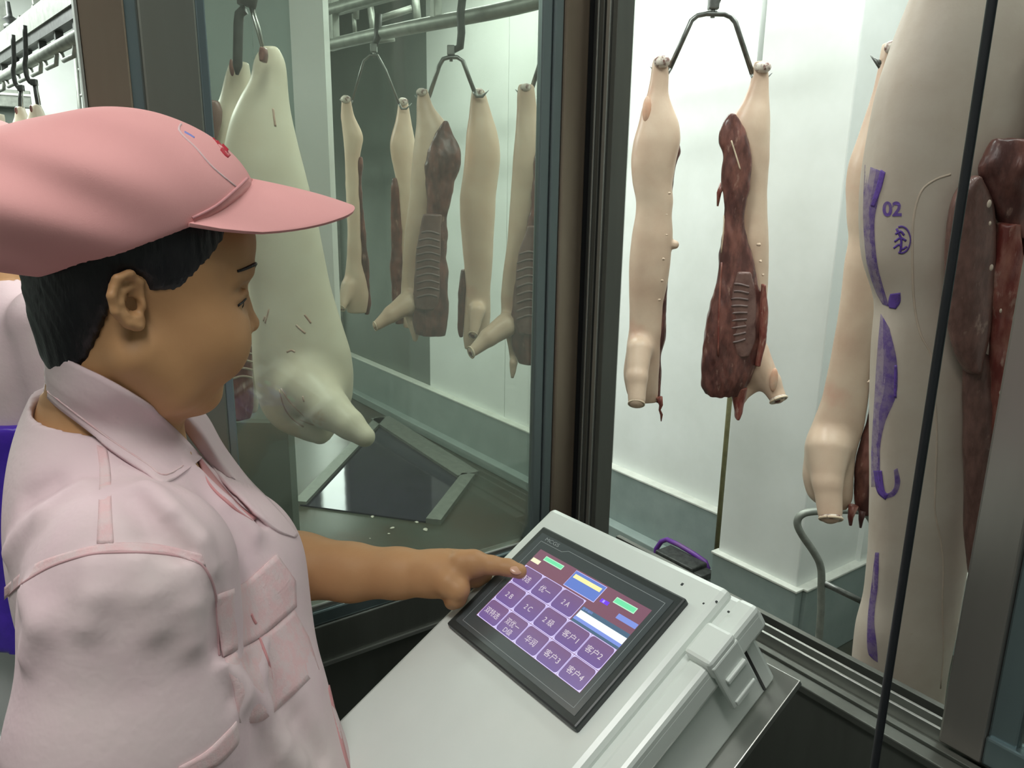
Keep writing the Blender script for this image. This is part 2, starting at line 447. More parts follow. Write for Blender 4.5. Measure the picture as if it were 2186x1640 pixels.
def kerb(lo, hi, cap=.012):
    bx('kerb', lo, hi, M_['kerb'], k, .004)
    bx('kerb_cap', (lo[0] - .006, lo[1] - .006, hi[2]), (hi[0], hi[1] + .006, hi[2] + cap), M_['kerbcap'], k, .003)
kerb((3.19, 2.2, FIN), (3.26, 7.5, -.205)); kerb((2.81, 1.745, FIN), (2.86, 2.21, -.205))
kerb((2.86, 1.725, FIN), (3.6, 1.768, -.205)); kerb((3.57, -2.5, FIN), (3.63, 1.75, -.205))
bx('kerb_foot', (3.11, 2.25, FIN), (3.19, 7.5, FIN + .07), M_['kerb'], k, .006)
# step up from the scale room floor to the operator's platform
bx('wall_step', (.34, 1.115, FIN), (.37, 8.6, 0), M_['steeldk'])
# ---- window_1: the fixed pane on the left, its posts and its sill
w1 = st('window_1')
Yb = YL + .045
bx('post', (.150, YL, 0), (.199, YL + .012, 3.1), M_['steelbr'], w1, .003, label='brownish polished post')
bx('post_edge', (.1465, YL - .003, 0), (.1497, YL + .014, 3.1), M_['steel'], w1, .001)
bx('post_strip', (.199, YL + .008, 0), (.212, YL + .012, 3.1), M_['steelbl'], w1)
bx('post', (.212, YL - .002, 0), (.278, YL + .02, 3.1), M_['steelgr'], w1, .003)
bx('stile', (.278, YL + .002, ZS), (.290, YL + .014, 3.1), M_['steelbl'], w1, .002)
bx('stile', (.806, YL - .002, ZS), (.826, YL + .013, 3.1), M_['steelbg'], w1, .003)
bx('stile', (.827, YL - .006, ZS), (.846, YL + .013, 3.1), M_['steelbg'], w1, .003)
bx('pane', (.284, YL + .004, ZS + .01), (.812, YL + .009, 3.1), M_['glass'], w1)
bx('bottom_rail', (.278, YL - .004, ZS - .018), (.846, YL + .022, ZS + .006), M_['steelbl'], w1, .003)
bx('sill_ledge', (.2, YL - .008, ZS - .085), (.9, YL + .06, ZS - .018), M_['steeldk'], w1, .002, label='dull steel apron under the pane')
bx('sill_lip', (.2, YL - .012, ZS - .088), (.9, YL - .004, ZS - .082), M_['steel'], w1)
bx('glazing_bead', (.285, YL - .001, ZS + .006), (.83, YL + .0035, ZS + .016), M_['steel'], w1, .002)
bx('wall_window_base', (.15, YL + .002, FIN), (.93, YL + .06, ZS - .085), M_['steeldk'])
# ---- corner column and the sliding track jamb
tag(bx('trim_1', (.846, YL - .01, FIN), (.897, YL + .012, 3.1), M_['steelbr'], None, .004), 'brown tinted steel corner column between the two windows')
w2 = st('window_2')
bx('gasket', (.897, YL - .002, ZS), (.925, YL + .02, 3.1), M_['black'], w2)
for i, (a, b, dx, m) in enumerate([(.988, 1.000, .004, 'steeldk'), (1.0015, 1.011, 0, 'steel'), (1.0115, 1.018, .008, 'black'), (1.0185, 1.029, .002, 'steeldk'), (1.0295, 1.034, 0, 'steel'), (1.0345, 1.046, .005, 'steeldk')]):
    bx('jamb_track', (XR + dx, a, ZS), (XR + .040, b, 3.1), M_[m], w2, .0012)
# sill with its sliding tracks, a ledge and the dark panel below
for a, b, z, m in [(.895, .906, ZS - .004, 'steeldk'), (.906, .926, ZS - .016, 'steeldk'), (.926, .931, ZS + .001, 'steel'), (.931, .946, ZS - .016, 'steeldk'), (.946, .951, ZS + .002, 'steel'), (.951, .966, ZS - .016, 'black'), (.966, .976, ZS + .004, 'steeldk')]:
    bx('sill_track', (a, -2.4, ZS - .06), (b, .99, z), M_[m], w2, .0008)
bx('sill_ledge', (.872, -2.4, ZS - .02), (.895, .93, ZS - .008), M_['steeldk'], w2, .002)
bx('wall_sill_base', (.88, -2.6, FIN), (.935, YL, ZS - .0205), M_['steeldk'])
# the sash at the right
bx('meeting_stile', (XR + .004, .303, ZS - .004), (XR + .034, .352, 3.1), M_['steelpk'], w2, .003)
bx('sash_stile', (XR + .012, .272, ZS + .03), (XR + .03, .303, 3.1), M_['steelbl'], w2, .003)
bx('sash_rail', (XR + .006, -2.4, ZS - .004), (XR + .032, .303, ZS + .034), M_['steelbl'], w2, .003)
bx('sash_pane', (XR + .018, -2.4, ZS + .03), (XR + .024, .275, 3.1), M_['glass2'], w2)
# ---- the dim side wall seen through the left pane: steel panel with a pale edge
w3 = st('wall_side')
def fbox(name, x0, x1, fd, y0z, y1z, th, m, parent=None):
    """upright slab facing the entrance, from picture column x0 to x1 (at the horizon) and forward distance fd"""
    a, b = atf(x0, 420, fd) , atf(x1, 420, fd)
    a[2] = b[2] = y0z; d = FH * th
    return MB().prism([a, b, b + (0, 0, y1z - y0z), a + (0, 0, y1z - y0z)], d).build(name, m, parent)
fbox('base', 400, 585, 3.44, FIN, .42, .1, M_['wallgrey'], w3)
fbox('panel', 400, 560, 3.5, .42, 3.1, .05, M_['panelblue'], w3)
fbox('panel', 562, 638, 3.48, .42, 3.1, .05, M_['panelblue'], w3)
fbox('corner_post', 638, 706, 3.4, .42, 3.1, .10, M_['wall'], w3)
# ------------------------------------------------------------------ control box
PO = np.array([.552, .694, 1.094]); sl = math.radians(31.4)
Ux = np.array([-.033, -.996, .067]); Ux /= np.linalg.norm(Ux)
Nz = np.array([-.519, .074, .851]); Nz -= Ux * (Nz @ Ux); Nz /= np.linalg.norm(Nz)
Vy = np.cross(Nz, Ux)
BM = Matrix(((Ux[0], Vy[0], Nz[0], PO[0]), (Ux[1], Vy[1], Nz[1], PO[1]), (Ux[2], Vy[2], Nz[2], PO[2]), (0, 0, 0, 1)))
def bp(u, v, n=0.0):                            # panel coordinates in mm, v downwards
    return np.array(BM @ Vector((u / 1000, -v / 1000, n / 1000)))
M_['boxwhite'] = mat('off_white_plastic', (.72, .77, .73), .28, 0, (.68, .73, .69), 9, 4, .3, .7, 0, coat=.25, spec=.5)
M_['boxside'] = mat('off_white_plastic_side', (.66, .71, .67), .33, 0, (.62, .67, .63), 9)
M_['bezel'] = mat('charcoal_bezel', (.035, .042, .042), .35, 0, (.03, .035, .035), 30)
M_['scrglass'] = mat('screen_border_glass', (.075, .088, .093), .2, 0, spec=.8)  # base raised to grey to stand for reflections on the glass
M_['label'] = mat('pale_print', (.32, .35, .36), .4)
box = empty('control_box', PO - (0, 0, .6), 0, 'white plastic control box tilted under the pointing hand, with a touch screen in its lid', 'control box')
bpy.context.view_layer.update()
BI = box.matrix_world.inverted()
def bbox_(name, u0, u1, v0, v1, n0, n1, m, parent=box, bev=0.0):
    o = MB().box((u0 / 1000, -v1 / 1000, n0 / 1000), (u1 / 1000, -v0 / 1000, n1 / 1000), bev / 1000).build(name, M_[m], parent)
    o.data.transform(BI @ BM); return o
lid = bbox_('lid', -25, 266, -34, 430, -26, -8, 'boxwhite', bev=7)
b2 = bbox_('lid_rim', -27, 297, -36, 432, -48, -19, 'boxwhite', bev=7)
bbox_('lid_ridge', 274, 297, -34, 430, -30, -15, 'boxwhite', bev=5)
body = bbox_('body', -14, 284, -24, 420, -128, -44, 'boxside', bev=5)
bbox_('mounting_plate', -16, 306, -34, 430, -134, -127, 'steel', bev=1)
bbox_('rib', 284, 286, -6, -3.5, -122, -50, 'black')
# snap latch on the right edge
la = bbox_('latch', 272, 304, 8, 47, -30, -4, 'boxwhite', bev=4)
for args in (('latch_plate', 298, 305, 8, 46, -74, -12, 'boxside', la, 2), ('latch_pin', 304, 308.5, 12, 40, -40, -34, 'boxwhite', la, 1.5), ('latch_lip', 303, 307, 12, 42, -72, -65, 'boxwhite', la, 1.5)):
    bbox_(*args)
for u, v in ((252, -8), (262, -16), (280, -12)): bbox_('screw_dot', u, u + 2.2, v, v + 2.2, -9, -7.6, 'bezel', lid, .5)
bbox_('ink_dot', 216, 219, -17, -13.5, -8.5, -7.7, 'bezel', lid, .6)
tp = bbox_('touch_panel', 0, 240, 0, 165.4, -10, 0, 'bezel', bev=2.4)
bbox_('screen_border', 9, 231, 9, 156.5, -1, .5, 'scrglass', tp)
def emis(name, col, top=None, k=1.0):
    m = bpy.data.materials.new(name); m.use_nodes = True
    b = m.node_tree.nodes['Principled BSDF']; b.inputs['Base Color'].default_value = (.02, .02, .025, 1); b.inputs['Roughness'].default_value = .14
    b.inputs['Specular IOR Level'].default_value = .8
    b.inputs['Emission Color'].default_value = (*col, 1); b.inputs['Emission Strength'].default_value = k
    if top:
        N, L = m.node_tree.nodes, m.node_tree.links
        tc = N.new('ShaderNodeTexCoord'); sx = N.new('ShaderNodeSeparateXYZ'); L.new(tc.outputs['Generated'], sx.inputs[0])
        mx = N.new('ShaderNodeMix'); mx.data_type = 'RGBA'; mx.inputs['A'].default_value = (*col, 1); mx.inputs['B'].default_value = (*top, 1)
        L.new(sx.outputs['X'], mx.inputs['Factor']); L.new(mx.outputs['Result'], b.inputs['Emission Color'])
    return m
SK = .8  # glow raised to include the greyish reflection over the screen
E_ = {k: emis('screen_' + k, c, t, SK) for k, c, t in (
    ('background', (.19, .085, .12), None), ('button', (.15, .095, .28), (.18, .10, .20)), ('frame', (.62, .56, .95), None), ('text', (.62, .55, .60), None),
    ('blue', (.12, .20, .55), None), ('yellow', (.85, .80, .36), None), ('cream', (.85, .82, .55), None), ('green', (.16, .70, .36), None), ('mint', (.45, .8, .55), None),
    ('white', (.85, .98, 1.0), None), ('skyblue', (.20, .28, .68), None), ('teal', (.07, .13, .20), None), ('violet', (.16, .05, .75), None))}
M_.update({'e_' + k: v for k, v in E_.items()})
bbox_('screen', 29, 218, 29, 137, 0, .8, 'e_background', tp)
def plate(name, u0, u1, v0, v1, n, m): return bbox_(name, u0, u1, v0, v1, n, n + .15, m, tp)
def txt(name, s, u, v, h, m, parent, n=1.35, wid=None):
    cu = bpy.data.curves.new(name, 'FONT'); cu.body = s; cu.size = 1; cu.align_x = 'CENTER'; cu.align_y = 'CENTER'; cu.extrude = 0.0
    ob = bpy.data.objects.new(name, cu); COL.objects.link(ob); bpy.context.view_layer.update()
    me = bpy.data.meshes.new_from_object(ob.evaluated_get(bpy.context.evaluated_depsgraph_get()))
    bpy.data.objects.remove(ob); bpy.data.curves.remove(cu)
    co = np.array([v_.co for v_ in me.vertices]); c = (co.max(0) + co.min(0)) / 2; sz = co.max(0) - co.min(0)
    sy = h / max(sz[1], 1e-6); sx = (wid / sz[0]) if wid else sy
    if s == '一': sx = sy = h
    for v_ in me.vertices:
        v_.co = BI @ BM @ Vector((((v_.co.x - c[0]) * sx + u) / 1000, ((v_.co.y - c[1]) * sy - v) / 1000, n / 1000))
    me.materials.clear(); me.materials.append(M_[m])
    return link(bpy.data.objects.new(name, me), parent)
CU = [30.0, 67.3, 105, 143, 180.6, 218]; RV = [55, 82, 109.6, 137]
BT = {(0, 0): '特选', (0, 1): '优一', (0, 2): '2 A', (1, 0): '2 B', (1, 1): '2 C', (1, 2): '2 级', (1, 3): '客户1', (1, 4): '客户2',
      (2, 0): '双特选', (2, 1): '双优一', (2, 2): '华润', (2, 3): '客户3', (2, 4): '客户4'}
def button(r, c):
    u0, u1, v0, v1 = CU[c], CU[c + 1], RV[r], RV[r + 1]
    plate('button_frame', u0 + .3, u1 - .3, v0 + .3, v1 - .3, .8, 'e_frame')
    def rr(u0, u1, v0, v1, rad):
        out = []
        for cu_, cv_, a0 in ((u1 - rad, v0 + rad, 0), (u0 + rad, v0 + rad, 90), (u0 + rad, v1 - rad, 180), (u1 - rad, v1 - rad, 270)):
            for t in range(5):
                a = math.radians(a0 + t * 22.5); out.append((cu_ + rad * math.cos(a), cv_ - rad * math.sin(a)))
        return out
    pts = [Vector((u / 1000, -v / 1000, .00096)) for u, v in rr(u0 + 1.0, u1 - 1.0, v0 + 1.0, v1 - 1.0, 4)]
    o = MB().prism(pts, (0, 0, .0001)).build('screen_button', M_['e_button'], tp); o.data.transform(BI @ BM)
    s = BT[(r, c)]; cu_, cv_ = (u0 + u1) / 2, (v0 + v1) / 2 + 1
    wid = {'2 A': 12, '2 B': 12, '2 C': 12, '2 级': 17, '特选': 17, '优一': 19, '华润': 18, '双特选': 26, '双优一': 24}.get(s, 24)
    txt('button_text', s, cu_ - 1, cv_ + (-3 if s == '双优一' else 0), 6.2 if s[0] == '2' and len(s) == 3 and s[2] in 'ABC' else 8.2, 'e_text', tp, wid=wid)
    if s == '双优一': txt('button_text', 'D级', cu_ + 1, cv_ + 6.5, 7.5, 'e_text', tp, wid=14)
for rc in BT: button(*rc)
plate('status_field', 30.3, 45.5, 42.3, 47.8, .8, 'e_cream'); plate('status_field', 45.8, 80.2, 33.2, 39.5, .8, 'e_mint'); plate('status_field', 47, 79, 34.2, 38.4, .95, 'e_green')
plate('display_frame', 99.6, 152, 30.6, 53, .8, 'e_frame'); plate('display_field', 100.2, 151.4, 31.2, 52.4, .95, 'e_blue'); plate('display_field', 103, 148.4, 34.8, 40, 1.1, 'e_yellow')
plate('status_field', 171.8, 203.3, 34.6, 42, .8, 'e_mint'); plate('status_field', 172.8, 202.3, 35.6, 41, .95, 'e_green')
plate('status_field', 188.8, 217.5, 49, 55, .8, 'e_skyblue'); plate('status_field', 157, 169.5, 44, 48.5, .8, 'e_violet')
plate('status_field', 145, 218, 62, 82, .8, 'e_teal'); plate('entry_field', 146, 218, 67.2, 75.2, .95, 'e_white'); plate('entry_field', 145.2, 218, 75.2, 79, .95, 'e_skyblue')
txt('field_text', '屠宰编码', 154, 64, 3.2, 'e_skyblue', tp, 1.2, wid=16); txt('field_text', '重', 162, 46.2, 3.2, 'e_frame', tp, 1.2)
txt('field_text', '2 7', 131, 37.4, 3.4, 'e_cream', tp, 1.4)
txt('maker_mark', 'MCGS', 35.5, 14.2, 4.6, 'label', tp, .7, wid=26)
LN = [(18.5, 19.5), (59, 19.3), (67.5, 14.6), (224.5, 15.5), (224, 151), (18.5, 151), (18.5, 19.5)]
mb = MB()
for (a, b), (c, d) in zip(LN, LN[1:]):
    l = math.hypot(c - a, d - b); nx, ny = -(d - b) / l * .25, (c - a) / l * .25
    mb.prism([(((x) / 1000), -y / 1000, .0005) for x, y in ((a + nx, b + ny), (c + nx, d + ny), (c - nx, d - ny), (a - nx, b - ny))], (0, 0, .00015))
o = mb.build('border_line', M_['label'], tp); o.data.transform(BI @ BM)
# pedestal that carries the box
c0 = bp(130, 120, -134)
ped = MB().box((c0[0] - .05, c0[1] - .05, 0), (c0[0] + .05, c0[1] + .05, c0[2] - .0)).box((c0[0] - .16, c0[1] - .16, 0), (c0[0] + .16, c0[1] + .16, .012)).build('pedestal', M_['steeldk'], box)
ped.data.transform(BI)
# ------------------------------------------------------------------ carcasses
M_['skin'] = mat('pale_pig_skin', (.72, .555, .42), .40, 0, (.62, .43, .315), 6, 6, .36, .70, .3, 30, spec=.45, col3=(.66, .34, .25), scale3=5, lo3=.58, hi3=.86)
M_['skinpale'] = mat('cream_pig_skin', (.76, .70, .56), .42, 0, (.70, .62, .48), 7, 5, .38, .68, .12, 45, spec=.4, col3=(.60, .40, .26), scale3=9, lo3=.69, hi3=.80)
M_['skinshade'] = mat('shaded_pig_skin', (.60, .52, .44), .45, 0, (.54, .45, .37), 9, 5, .38, .68, .15, 60, spec=.35, col3=(.50, .40, .24), scale3=28, lo3=.70, hi3=.78)  # skin tone darkened for the shade on the back-lit carcass
M_['meat'] = mat('dark_red_meat', (.085, .034, .030), .34, 0, (.21, .085, .068), 34, 8, .40, .64, .7, 75, (1, 1, .38), col3=(.40, .25, .20), scale3=48, lo3=.60, hi3=.74)
M_['meatbr'] = mat('brown_lean_meat', (.120, .062, .052), .34, 0, (.20, .105, .088), 70, 8, .38, .64, .6, 130, (1, 1, .4), col3=(.42, .29, .24), scale3=60, lo3=.64, hi3=.78)
M_['meatred'] = mat('bright_red_meat', (.17, .036, .030), .32, 0, (.30, .12, .090), 55, 8, .38, .62, .8, 90, (1, 1, .32), col3=(.48, .31, .25), scale3=64, lo3=.58, hi3=.72)
M_['cavity'] = mat('grey_rib_membrane', (.20, .115, .10), .34, 0, (.12, .06, .052), 22, 5, .42, .66, .2, 60)
M_['rib'] = mat('rib_bone_membrane', (.165, .115, .11), .35, 0, (.22, .15, .14), 50)
M_['fat'] = mat('cream_fat', (.72, .60, .44), .42, 0, (.66, .50, .36), 30, 5, .4, .66, .2, 90)
M_['fatdull'] = mat('dull_fat', (.56, .46, .37), .45, 0, (.62, .50, .40), 40)
M_['scratch'] = mat('reddish_scratch', (.46, .28, .21), .5, 0, (.58, .42, .33), 30)
M_['cut'] = mat('cut_bone_end', (.74, .66, .58), .4, 0, (.16, .05, .04), 55, 5, .46, .60, .4, 120)
M_['flush'] = mat('reddened_skin', (.70, .40, .27), .45, 0, (.70, .53, .40), 16, 5, .45, .7)
M_['cutdk'] = mat('dark_cut_marrow', (.13, .035, .03), .35, 0, (.30, .14, .11), 70)
M_['ink'] = mat('purple_ink', (.11, .05, .34), .55)
def ink_patchy(name, dens_):
    m = mat(name, (.15, .075, .38), .55); N, L = m.node_tree.nodes, m.node_tree.links; b = N['Principled BSDF']
    tc = N.new('ShaderNodeTexCoord'); ns = N.new('ShaderNodeTexNoise'); ns.inputs['Scale'].default_value = 55; ns.inputs['Detail'].default_value = 6; ns.inputs['Roughness'].default_value = .7
    mr = N.new('ShaderNodeMapRange'); mr.inputs['From Min'].default_value = dens_ - .12; mr.inputs['From Max'].default_value = dens_ + .12
    mr.inputs['To Min'].default_value = .30; mr.inputs['To Max'].default_value = .62 if dens_ > .45 else .92
    L.new(tc.outputs['Object'], ns.inputs['Vector']); L.new(ns.outputs['Fac'], mr.inputs['Value']); L.new(mr.outputs['Result'], b.inputs['Alpha']); return m
M_['ink_t'] = ink_patchy('thin_purple_ink', .56); M_['ink_d'] = ink_patchy('dense_purple_ink', .40)

class Hung:
    """one hanging carcass; traced rows are turned into metres at its own distance"""
    def __init__(s, fd, hook, label, group=None, name='pig_carcass', cat='pig carcass'):
        s.fd = fd; s.o = rfz(*hook, fd)
        w = atf(*hook, fd); s.root = empty(name, w, YAW, label, cat, group)
        bpy.context.view_layer.update(); s.objs = []
    def P(s, x, y, df=0.0): return rfz(x, y, s.fd) * np.array([1, 1, 1]) - s.o + np.array([0, df, 0])
    def px(s, y=600): return np.linalg.norm(rfz(1100, y, s.fd) - rfz(1101, y, s.fd))
    def rows(s, R, kb=.7, bmin=.02, bmax=.14, df=0.0, dfs=None):
        out = []
        for q in R:
            y, xl, xr = q[:3]
            a, b = s.P(xl, y), s.P(xr, y); h = (b[0] - a[0]) / 2
            d = df if len(q) < 4 else q[3]
            out.append(((a[2] + b[2]) / 2, (a[0] + b[0]) / 2, d, max(h, .004), min(max(kb * h, bmin), bmax)))
        return dens(out, max(60, len(R) * 8), 2.2)
    def solid(s, name, R, m, h, legs=(), bumps=(), lump=(.003, 22), seed=1, kb=.7, bmin=.02, bmax=.14, df=0.0, k=.03, n=2.2, fine=.001, parent=None, stretch=(1, 1, 1), cuts=()):
        D = s.rows(R, kb, bmin, bmax, df); L1, L2 = Lump(seed, lump[1]), Lump(seed + 9, lump[1] * 3.5)
        u = s.px()
        LG = []
        for lg in legs:
            LG.append(([s.P(q[0], q[1], q[2]) for q in lg], [q[3] * u for q in lg]))
        BP = [(s.P(*b[:2], b[2]), b[3] * u) for b in bumps]
        CT = [(s.P(*b[:2], b[2]), np.array(b[3])) for b in cuts]
        lo = np.array([(D[1] - D[3]).min(), (D[2] - D[4]).min(), D[0].min()]); hi = np.array([(D[1] + D[3]).max(), (D[2] + D[4]).max(), D[0].max()])
        for pts, rd in LG:
            for p, r in zip(pts, rd): lo = np.minimum(lo, p - r); hi = np.maximum(hi, p + r)
        for p, r in BP: lo = np.minimum(lo, p - r); hi = np.maximum(hi, p + r)
        def f(P):
            d = s_loft(P, D, 0, n)
            for pts, rd in LG: d = smin(d, s_chain(P, pts, rd, .01), k)
            for p, r in BP: d = smin(d, s_ell(P, p, (r, r, r)), r * .8)
            for p, r in CT: d = smax(d, -s_ell(P, p, r), .01)
            return d + lump[0] * L1(P, stretch) + fine * L2(P, stretch)
        o = sculpt(name, f, lo - .02, hi + .02, h, M_[m], parent or s.root); s.objs.append(o); return o
    def ribs(s, surf, lines, rpx, m='rib', name='rib'):
        bv = bvh_of([surf]); u = s.px()
        for ln in lines: stitch(name, bv, ln, rpx * u, M_[m], s.root, 0, 5)
    def stump(s, x, y, df, r, ax, name='cut_leg_end'):
        """cut bone end facing along ax (right, forward, up)"""
        c = Vector(s.P(x, y, df)); r *= s.px(); ax = Vector(ax).normalized()
        M = ax.to_track_quat('Z', 'Y').to_matrix().to_4x4()
        o = MB().sphere(c, (r, r, r * .35), 20, M).build(name, M_['cut'], s.root)
        a, b = ax.orthogonal().normalized(), None; b = ax.cross(a)
        ring = [c + ax * r * .12 + (a * math.cos(t) + b * math.sin(t)) * r * .95 for t in np.linspace(0, 2 * math.pi, 21)]
        MB().tube(ring, r * .14, 6, False).build('cut_rim', M_['fat'], o)
        MB().sphere(c + ax * r * .22 + a * r * .1, (r * .55, r * .48, r * .25), 14, M).build('marrow', M_['cutdk'], o)
        return o
    def at(s, name, c, r, m, parent=None):
        return MB().sphere(Vector(s.P(*c)), tuple(q * s.px() for q in r), 12).build(name, M_[m], parent or s.root)

# ---- left of the pair behind the open window: skin side
C = Hung(2.6, (1410, 140), 'half pig carcass showing its skin and row of teats, hanging next to the steel jamb', 'half carcasses behind the open window')
sk = C.solid('skin_side', [(122, 1398, 1420), (132, 1391, 1428), (160, 1391, 1428), (200, 1383, 1426), (230, 1371, 1436), (262, 1365, 1450), (300, 1353, 1453), (350, 1347, 1441), (400, 1352, 1433), (430, 1359, 1437), (460, 1357, 1433), (500, 1349, 1436), (560, 1343, 1430), (600, 1342, 1425), (650, 1343, 1414), (700, 1343, 1414), (750, 1337, 1409), (800, 1330, 1406), (850, 1340, 1405), (858, 1350, 1402)],
    'skin', .0058, legs=[[(1360, 740, -.05, 26), (1350, 790, -.10, 22), (1347, 832, -.13, 18)]],
    bumps=[(x, y, -.068, 4.5) for x, y in ((1420, 412), (1415, 457), (1415, 499), (1408, 549), (1405, 594), (1400, 634))] + [(1439, 522, -.01, 9)], seed=3, cuts=[(1384, 818, -.075, (.02, .03, .035))])
C.solid('meat_edge', [(555, 1424, 1430), (600, 1412, 1428), (650, 1404, 1424), (690, 1400, 1424), (730, 1396, 1421), (760, 1394, 1411), (800, 1396, 1414), (840, 1396, 1412), (862, 1400, 1410)], 'meat', .005, df=.02, kb=2, bmax=.05, seed=5, lump=(.004, 60))
C.solid('meat_sliver', [(270, 1436, 1446), (300, 1432, 1453), (322, 1434, 1458), (345, 1432, 1448), (380, 1428, 1442), (430, 1428, 1437)], 'meat', .005, df=.03, kb=1.2, seed=6, lump=(.003, 60))
MB().tube([C.P(x, y, -.02) for x, y in ((1405, 845), (1409, 862), (1406, 872), (1410, 882), (1409, 896))], [.012, .007, .004, .005, .002], 8).build('hanging_shred', M_['meatred'], C.root)
C.stump(1346, 838, -.135, 17, (-.1, -.55, -.6)); C.at('hock_end', (1411, 134, -.02), (17, 14, 12), 'cut'); C.at('flushed_flank', (1378, 236, -.025), (9, 8, 26), 'flush')
CA = C
# ---- right of the pair: cut face with ribs
C = Hung(2.6, (1620, 150), 'half pig carcass with its dark red cut face and ribs towards the open window', 'half carcasses behind the open window')
sk = C.solid('skin_side', [(132, 1612, 1634), (145, 1607, 1640), (180, 1603, 1641), (220, 1585, 1642), (250, 1562, 1644), (280, 1552, 1643), (330, 1560, 1642), (400, 1578, 1637), (460, 1580, 1638), (520, 1578, 1640), (580, 1585, 1640), (640, 1590, 1637), (700, 1590, 1631), (750, 1582, 1634), (800, 1572, 1640), (835, 1572, 1620), (850, 1576, 1590)],
    'skin', .0058, legs=[[(1605, 770, .0, 40), (1636, 810, -.03, 24), (1648, 836, -.05, 19)], [(1575, 840, -.01, 14), (1578, 872, -.01, 7)]], seed=13,
    bumps=[(1609, 520, -.055, 4), (1612, 555, -.06, 4), (1618, 583, -.055, 4), (1630, 640, -.03, 4)])
ms = C.solid('cut_face', [(248, 1548, 1562), (270, 1533, 1578), (295, 1527, 1586), (315, 1527, 1590), (332, 1538, 1592), (360, 1532, 1593), (400, 1533, 1592), (450, 1537, 1582), (480, 1538, 1580), (520, 1534, 1590), (560, 1529, 1600), (600, 1524, 1610), (640, 1513, 1621), (680, 1502, 1625), (720, 1496, 1620), (760, 1491, 1609), (800, 1488, 1592), (825, 1489, 1578), (836, 1500, 1572)],
    'meat', .0045, df=-.045, kb=.5, bmin=.015, bmax=.045, seed=14, lump=(.006, 55), fine=.0035, stretch=(1, 1, .5))
cv = C.solid('rib_cavity', [(575, 1560, 1588), (610, 1548, 1598), (660, 1546, 1602), (720, 1545, 1598), (750, 1553, 1584)], 'cavity', .005, df=-.08, kb=.2, bmin=.012, bmax=.02, seed=15, lump=(.002, 30))
C.ribs(cv, [[(1546, 612 + 15 * i), (1572, 606 + 15.5 * i), (1599 - i, 612 + 14 * i)] for i in range(9)], 2.4)
C.ribs(ms, [[(1541, 560), (1535, 660), (1533, 760)]], 2.2, 'meatred', 'backbone')
C.ribs(ms, [[(1541, 430), (1546, 470), (1540, 540)], [(1561, 300), (1572, 335), (1580, 362)]], 1.6, 'fat', 'sinew')
C.solid('neck_tail', [(820, 1550, 1585), (845, 1555, 1584), (870, 1560, 1576), (885, 1561, 1568)], 'meatred', .005, df=-.05, kb=.8, seed=16, lump=(.006, 60))
MB().tube([C.P(x, y, -.03) for x, y in ((1538, 392), (1530, 412), (1527, 440))], [.010, .008, .003], 8).build('hanging_shred', M_['meatred'], C.root)
C.solid('breast_flap', [(600, 1612, 1618), (660, 1605, 1624), (720, 1606, 1620), (770, 1598, 1607)], 'meatred', .005, df=-.075, kb=.9, bmax=.02, seed=17, lump=(.003, 60))
C.stump(1649, 842, -.06, 19, (.25, -.5, -.7)); C.at('hock_end', (1624, 146, -.02), (17, 14, 11), 'cut'); C.at('flushed_skin', (1637, 800, -.075), (9, 6, 26), 'flush')
CB = C
# ---- farther half carcass, mostly behind the big one
C = Hung(2.0, (1893, 120), 'half pig carcass with a long skin side, hanging just behind the ink-marked one', 'half carcasses behind the open window')
sk = C.solid('skin_side', [(92, 1888, 1908), (105, 1881, 1915), (135, 1879, 1916), (200, 1864, 1935), (250, 1849, 1950), (300, 1834, 1955), (350, 1814, 1955), (400, 1808, 1950), (470, 1810, 1930), (510, 1816, 1915), (560, 1805, 1900), (640, 1796, 1882), (700, 1787, 1872), (770, 1775, 1858), (850, 1758, 1852), (910, 1735, 1842), (960, 1722, 1824), (1020, 1713, 1818), (1070, 1725, 1818), (1085, 1760, 1806)],
    'skin', .006, legs=[[(1760, 950, -.03, 45), (1745, 1010, -.07, 32), (1741, 1062, -.10, 27)]], bumps=[(x, y, -.075, 5) for x, y in ((1857, 638), (1845, 719), (1829, 800))], seed=23, cuts=[(1785, 1060, -.08, (.03, .03, .05))])
C.solid('meat_edge', [(640, 1876, 1888), (700, 1868, 1885), (770, 1856, 1885), (850, 1850, 1885), (900, 1842, 1880), (960, 1822, 1875), (1000, 1818, 1870), (1050, 1818, 1866), (1075, 1820, 1862), (1092, 1826, 1852)], 'meat', .006, df=-.02, kb=.8, bmax=.05, seed=24, lump=(.006, 50), fine=.003)
MB().tube([C.P(x, y, -.03) for x, y in ((1832, 1080), (1828, 1100), (1827, 1117))], [.012, .007, .003], 8).build('hanging_shred', M_['meat'], C.root)
MB().tube([C.P(x, y, -.03) for x, y in ((1812, 1070), (1806, 1095), (1806, 1112))], [.014, .008, .004], 8).build('hanging_shred', M_['meatred'], C.root)
C.stump(1740, 1070, -.11, 24, (-.1, -.55, -.8)); C.at('hock_end', (1897, 104, -.02), (16, 14, 13), 'cut')
CH = C
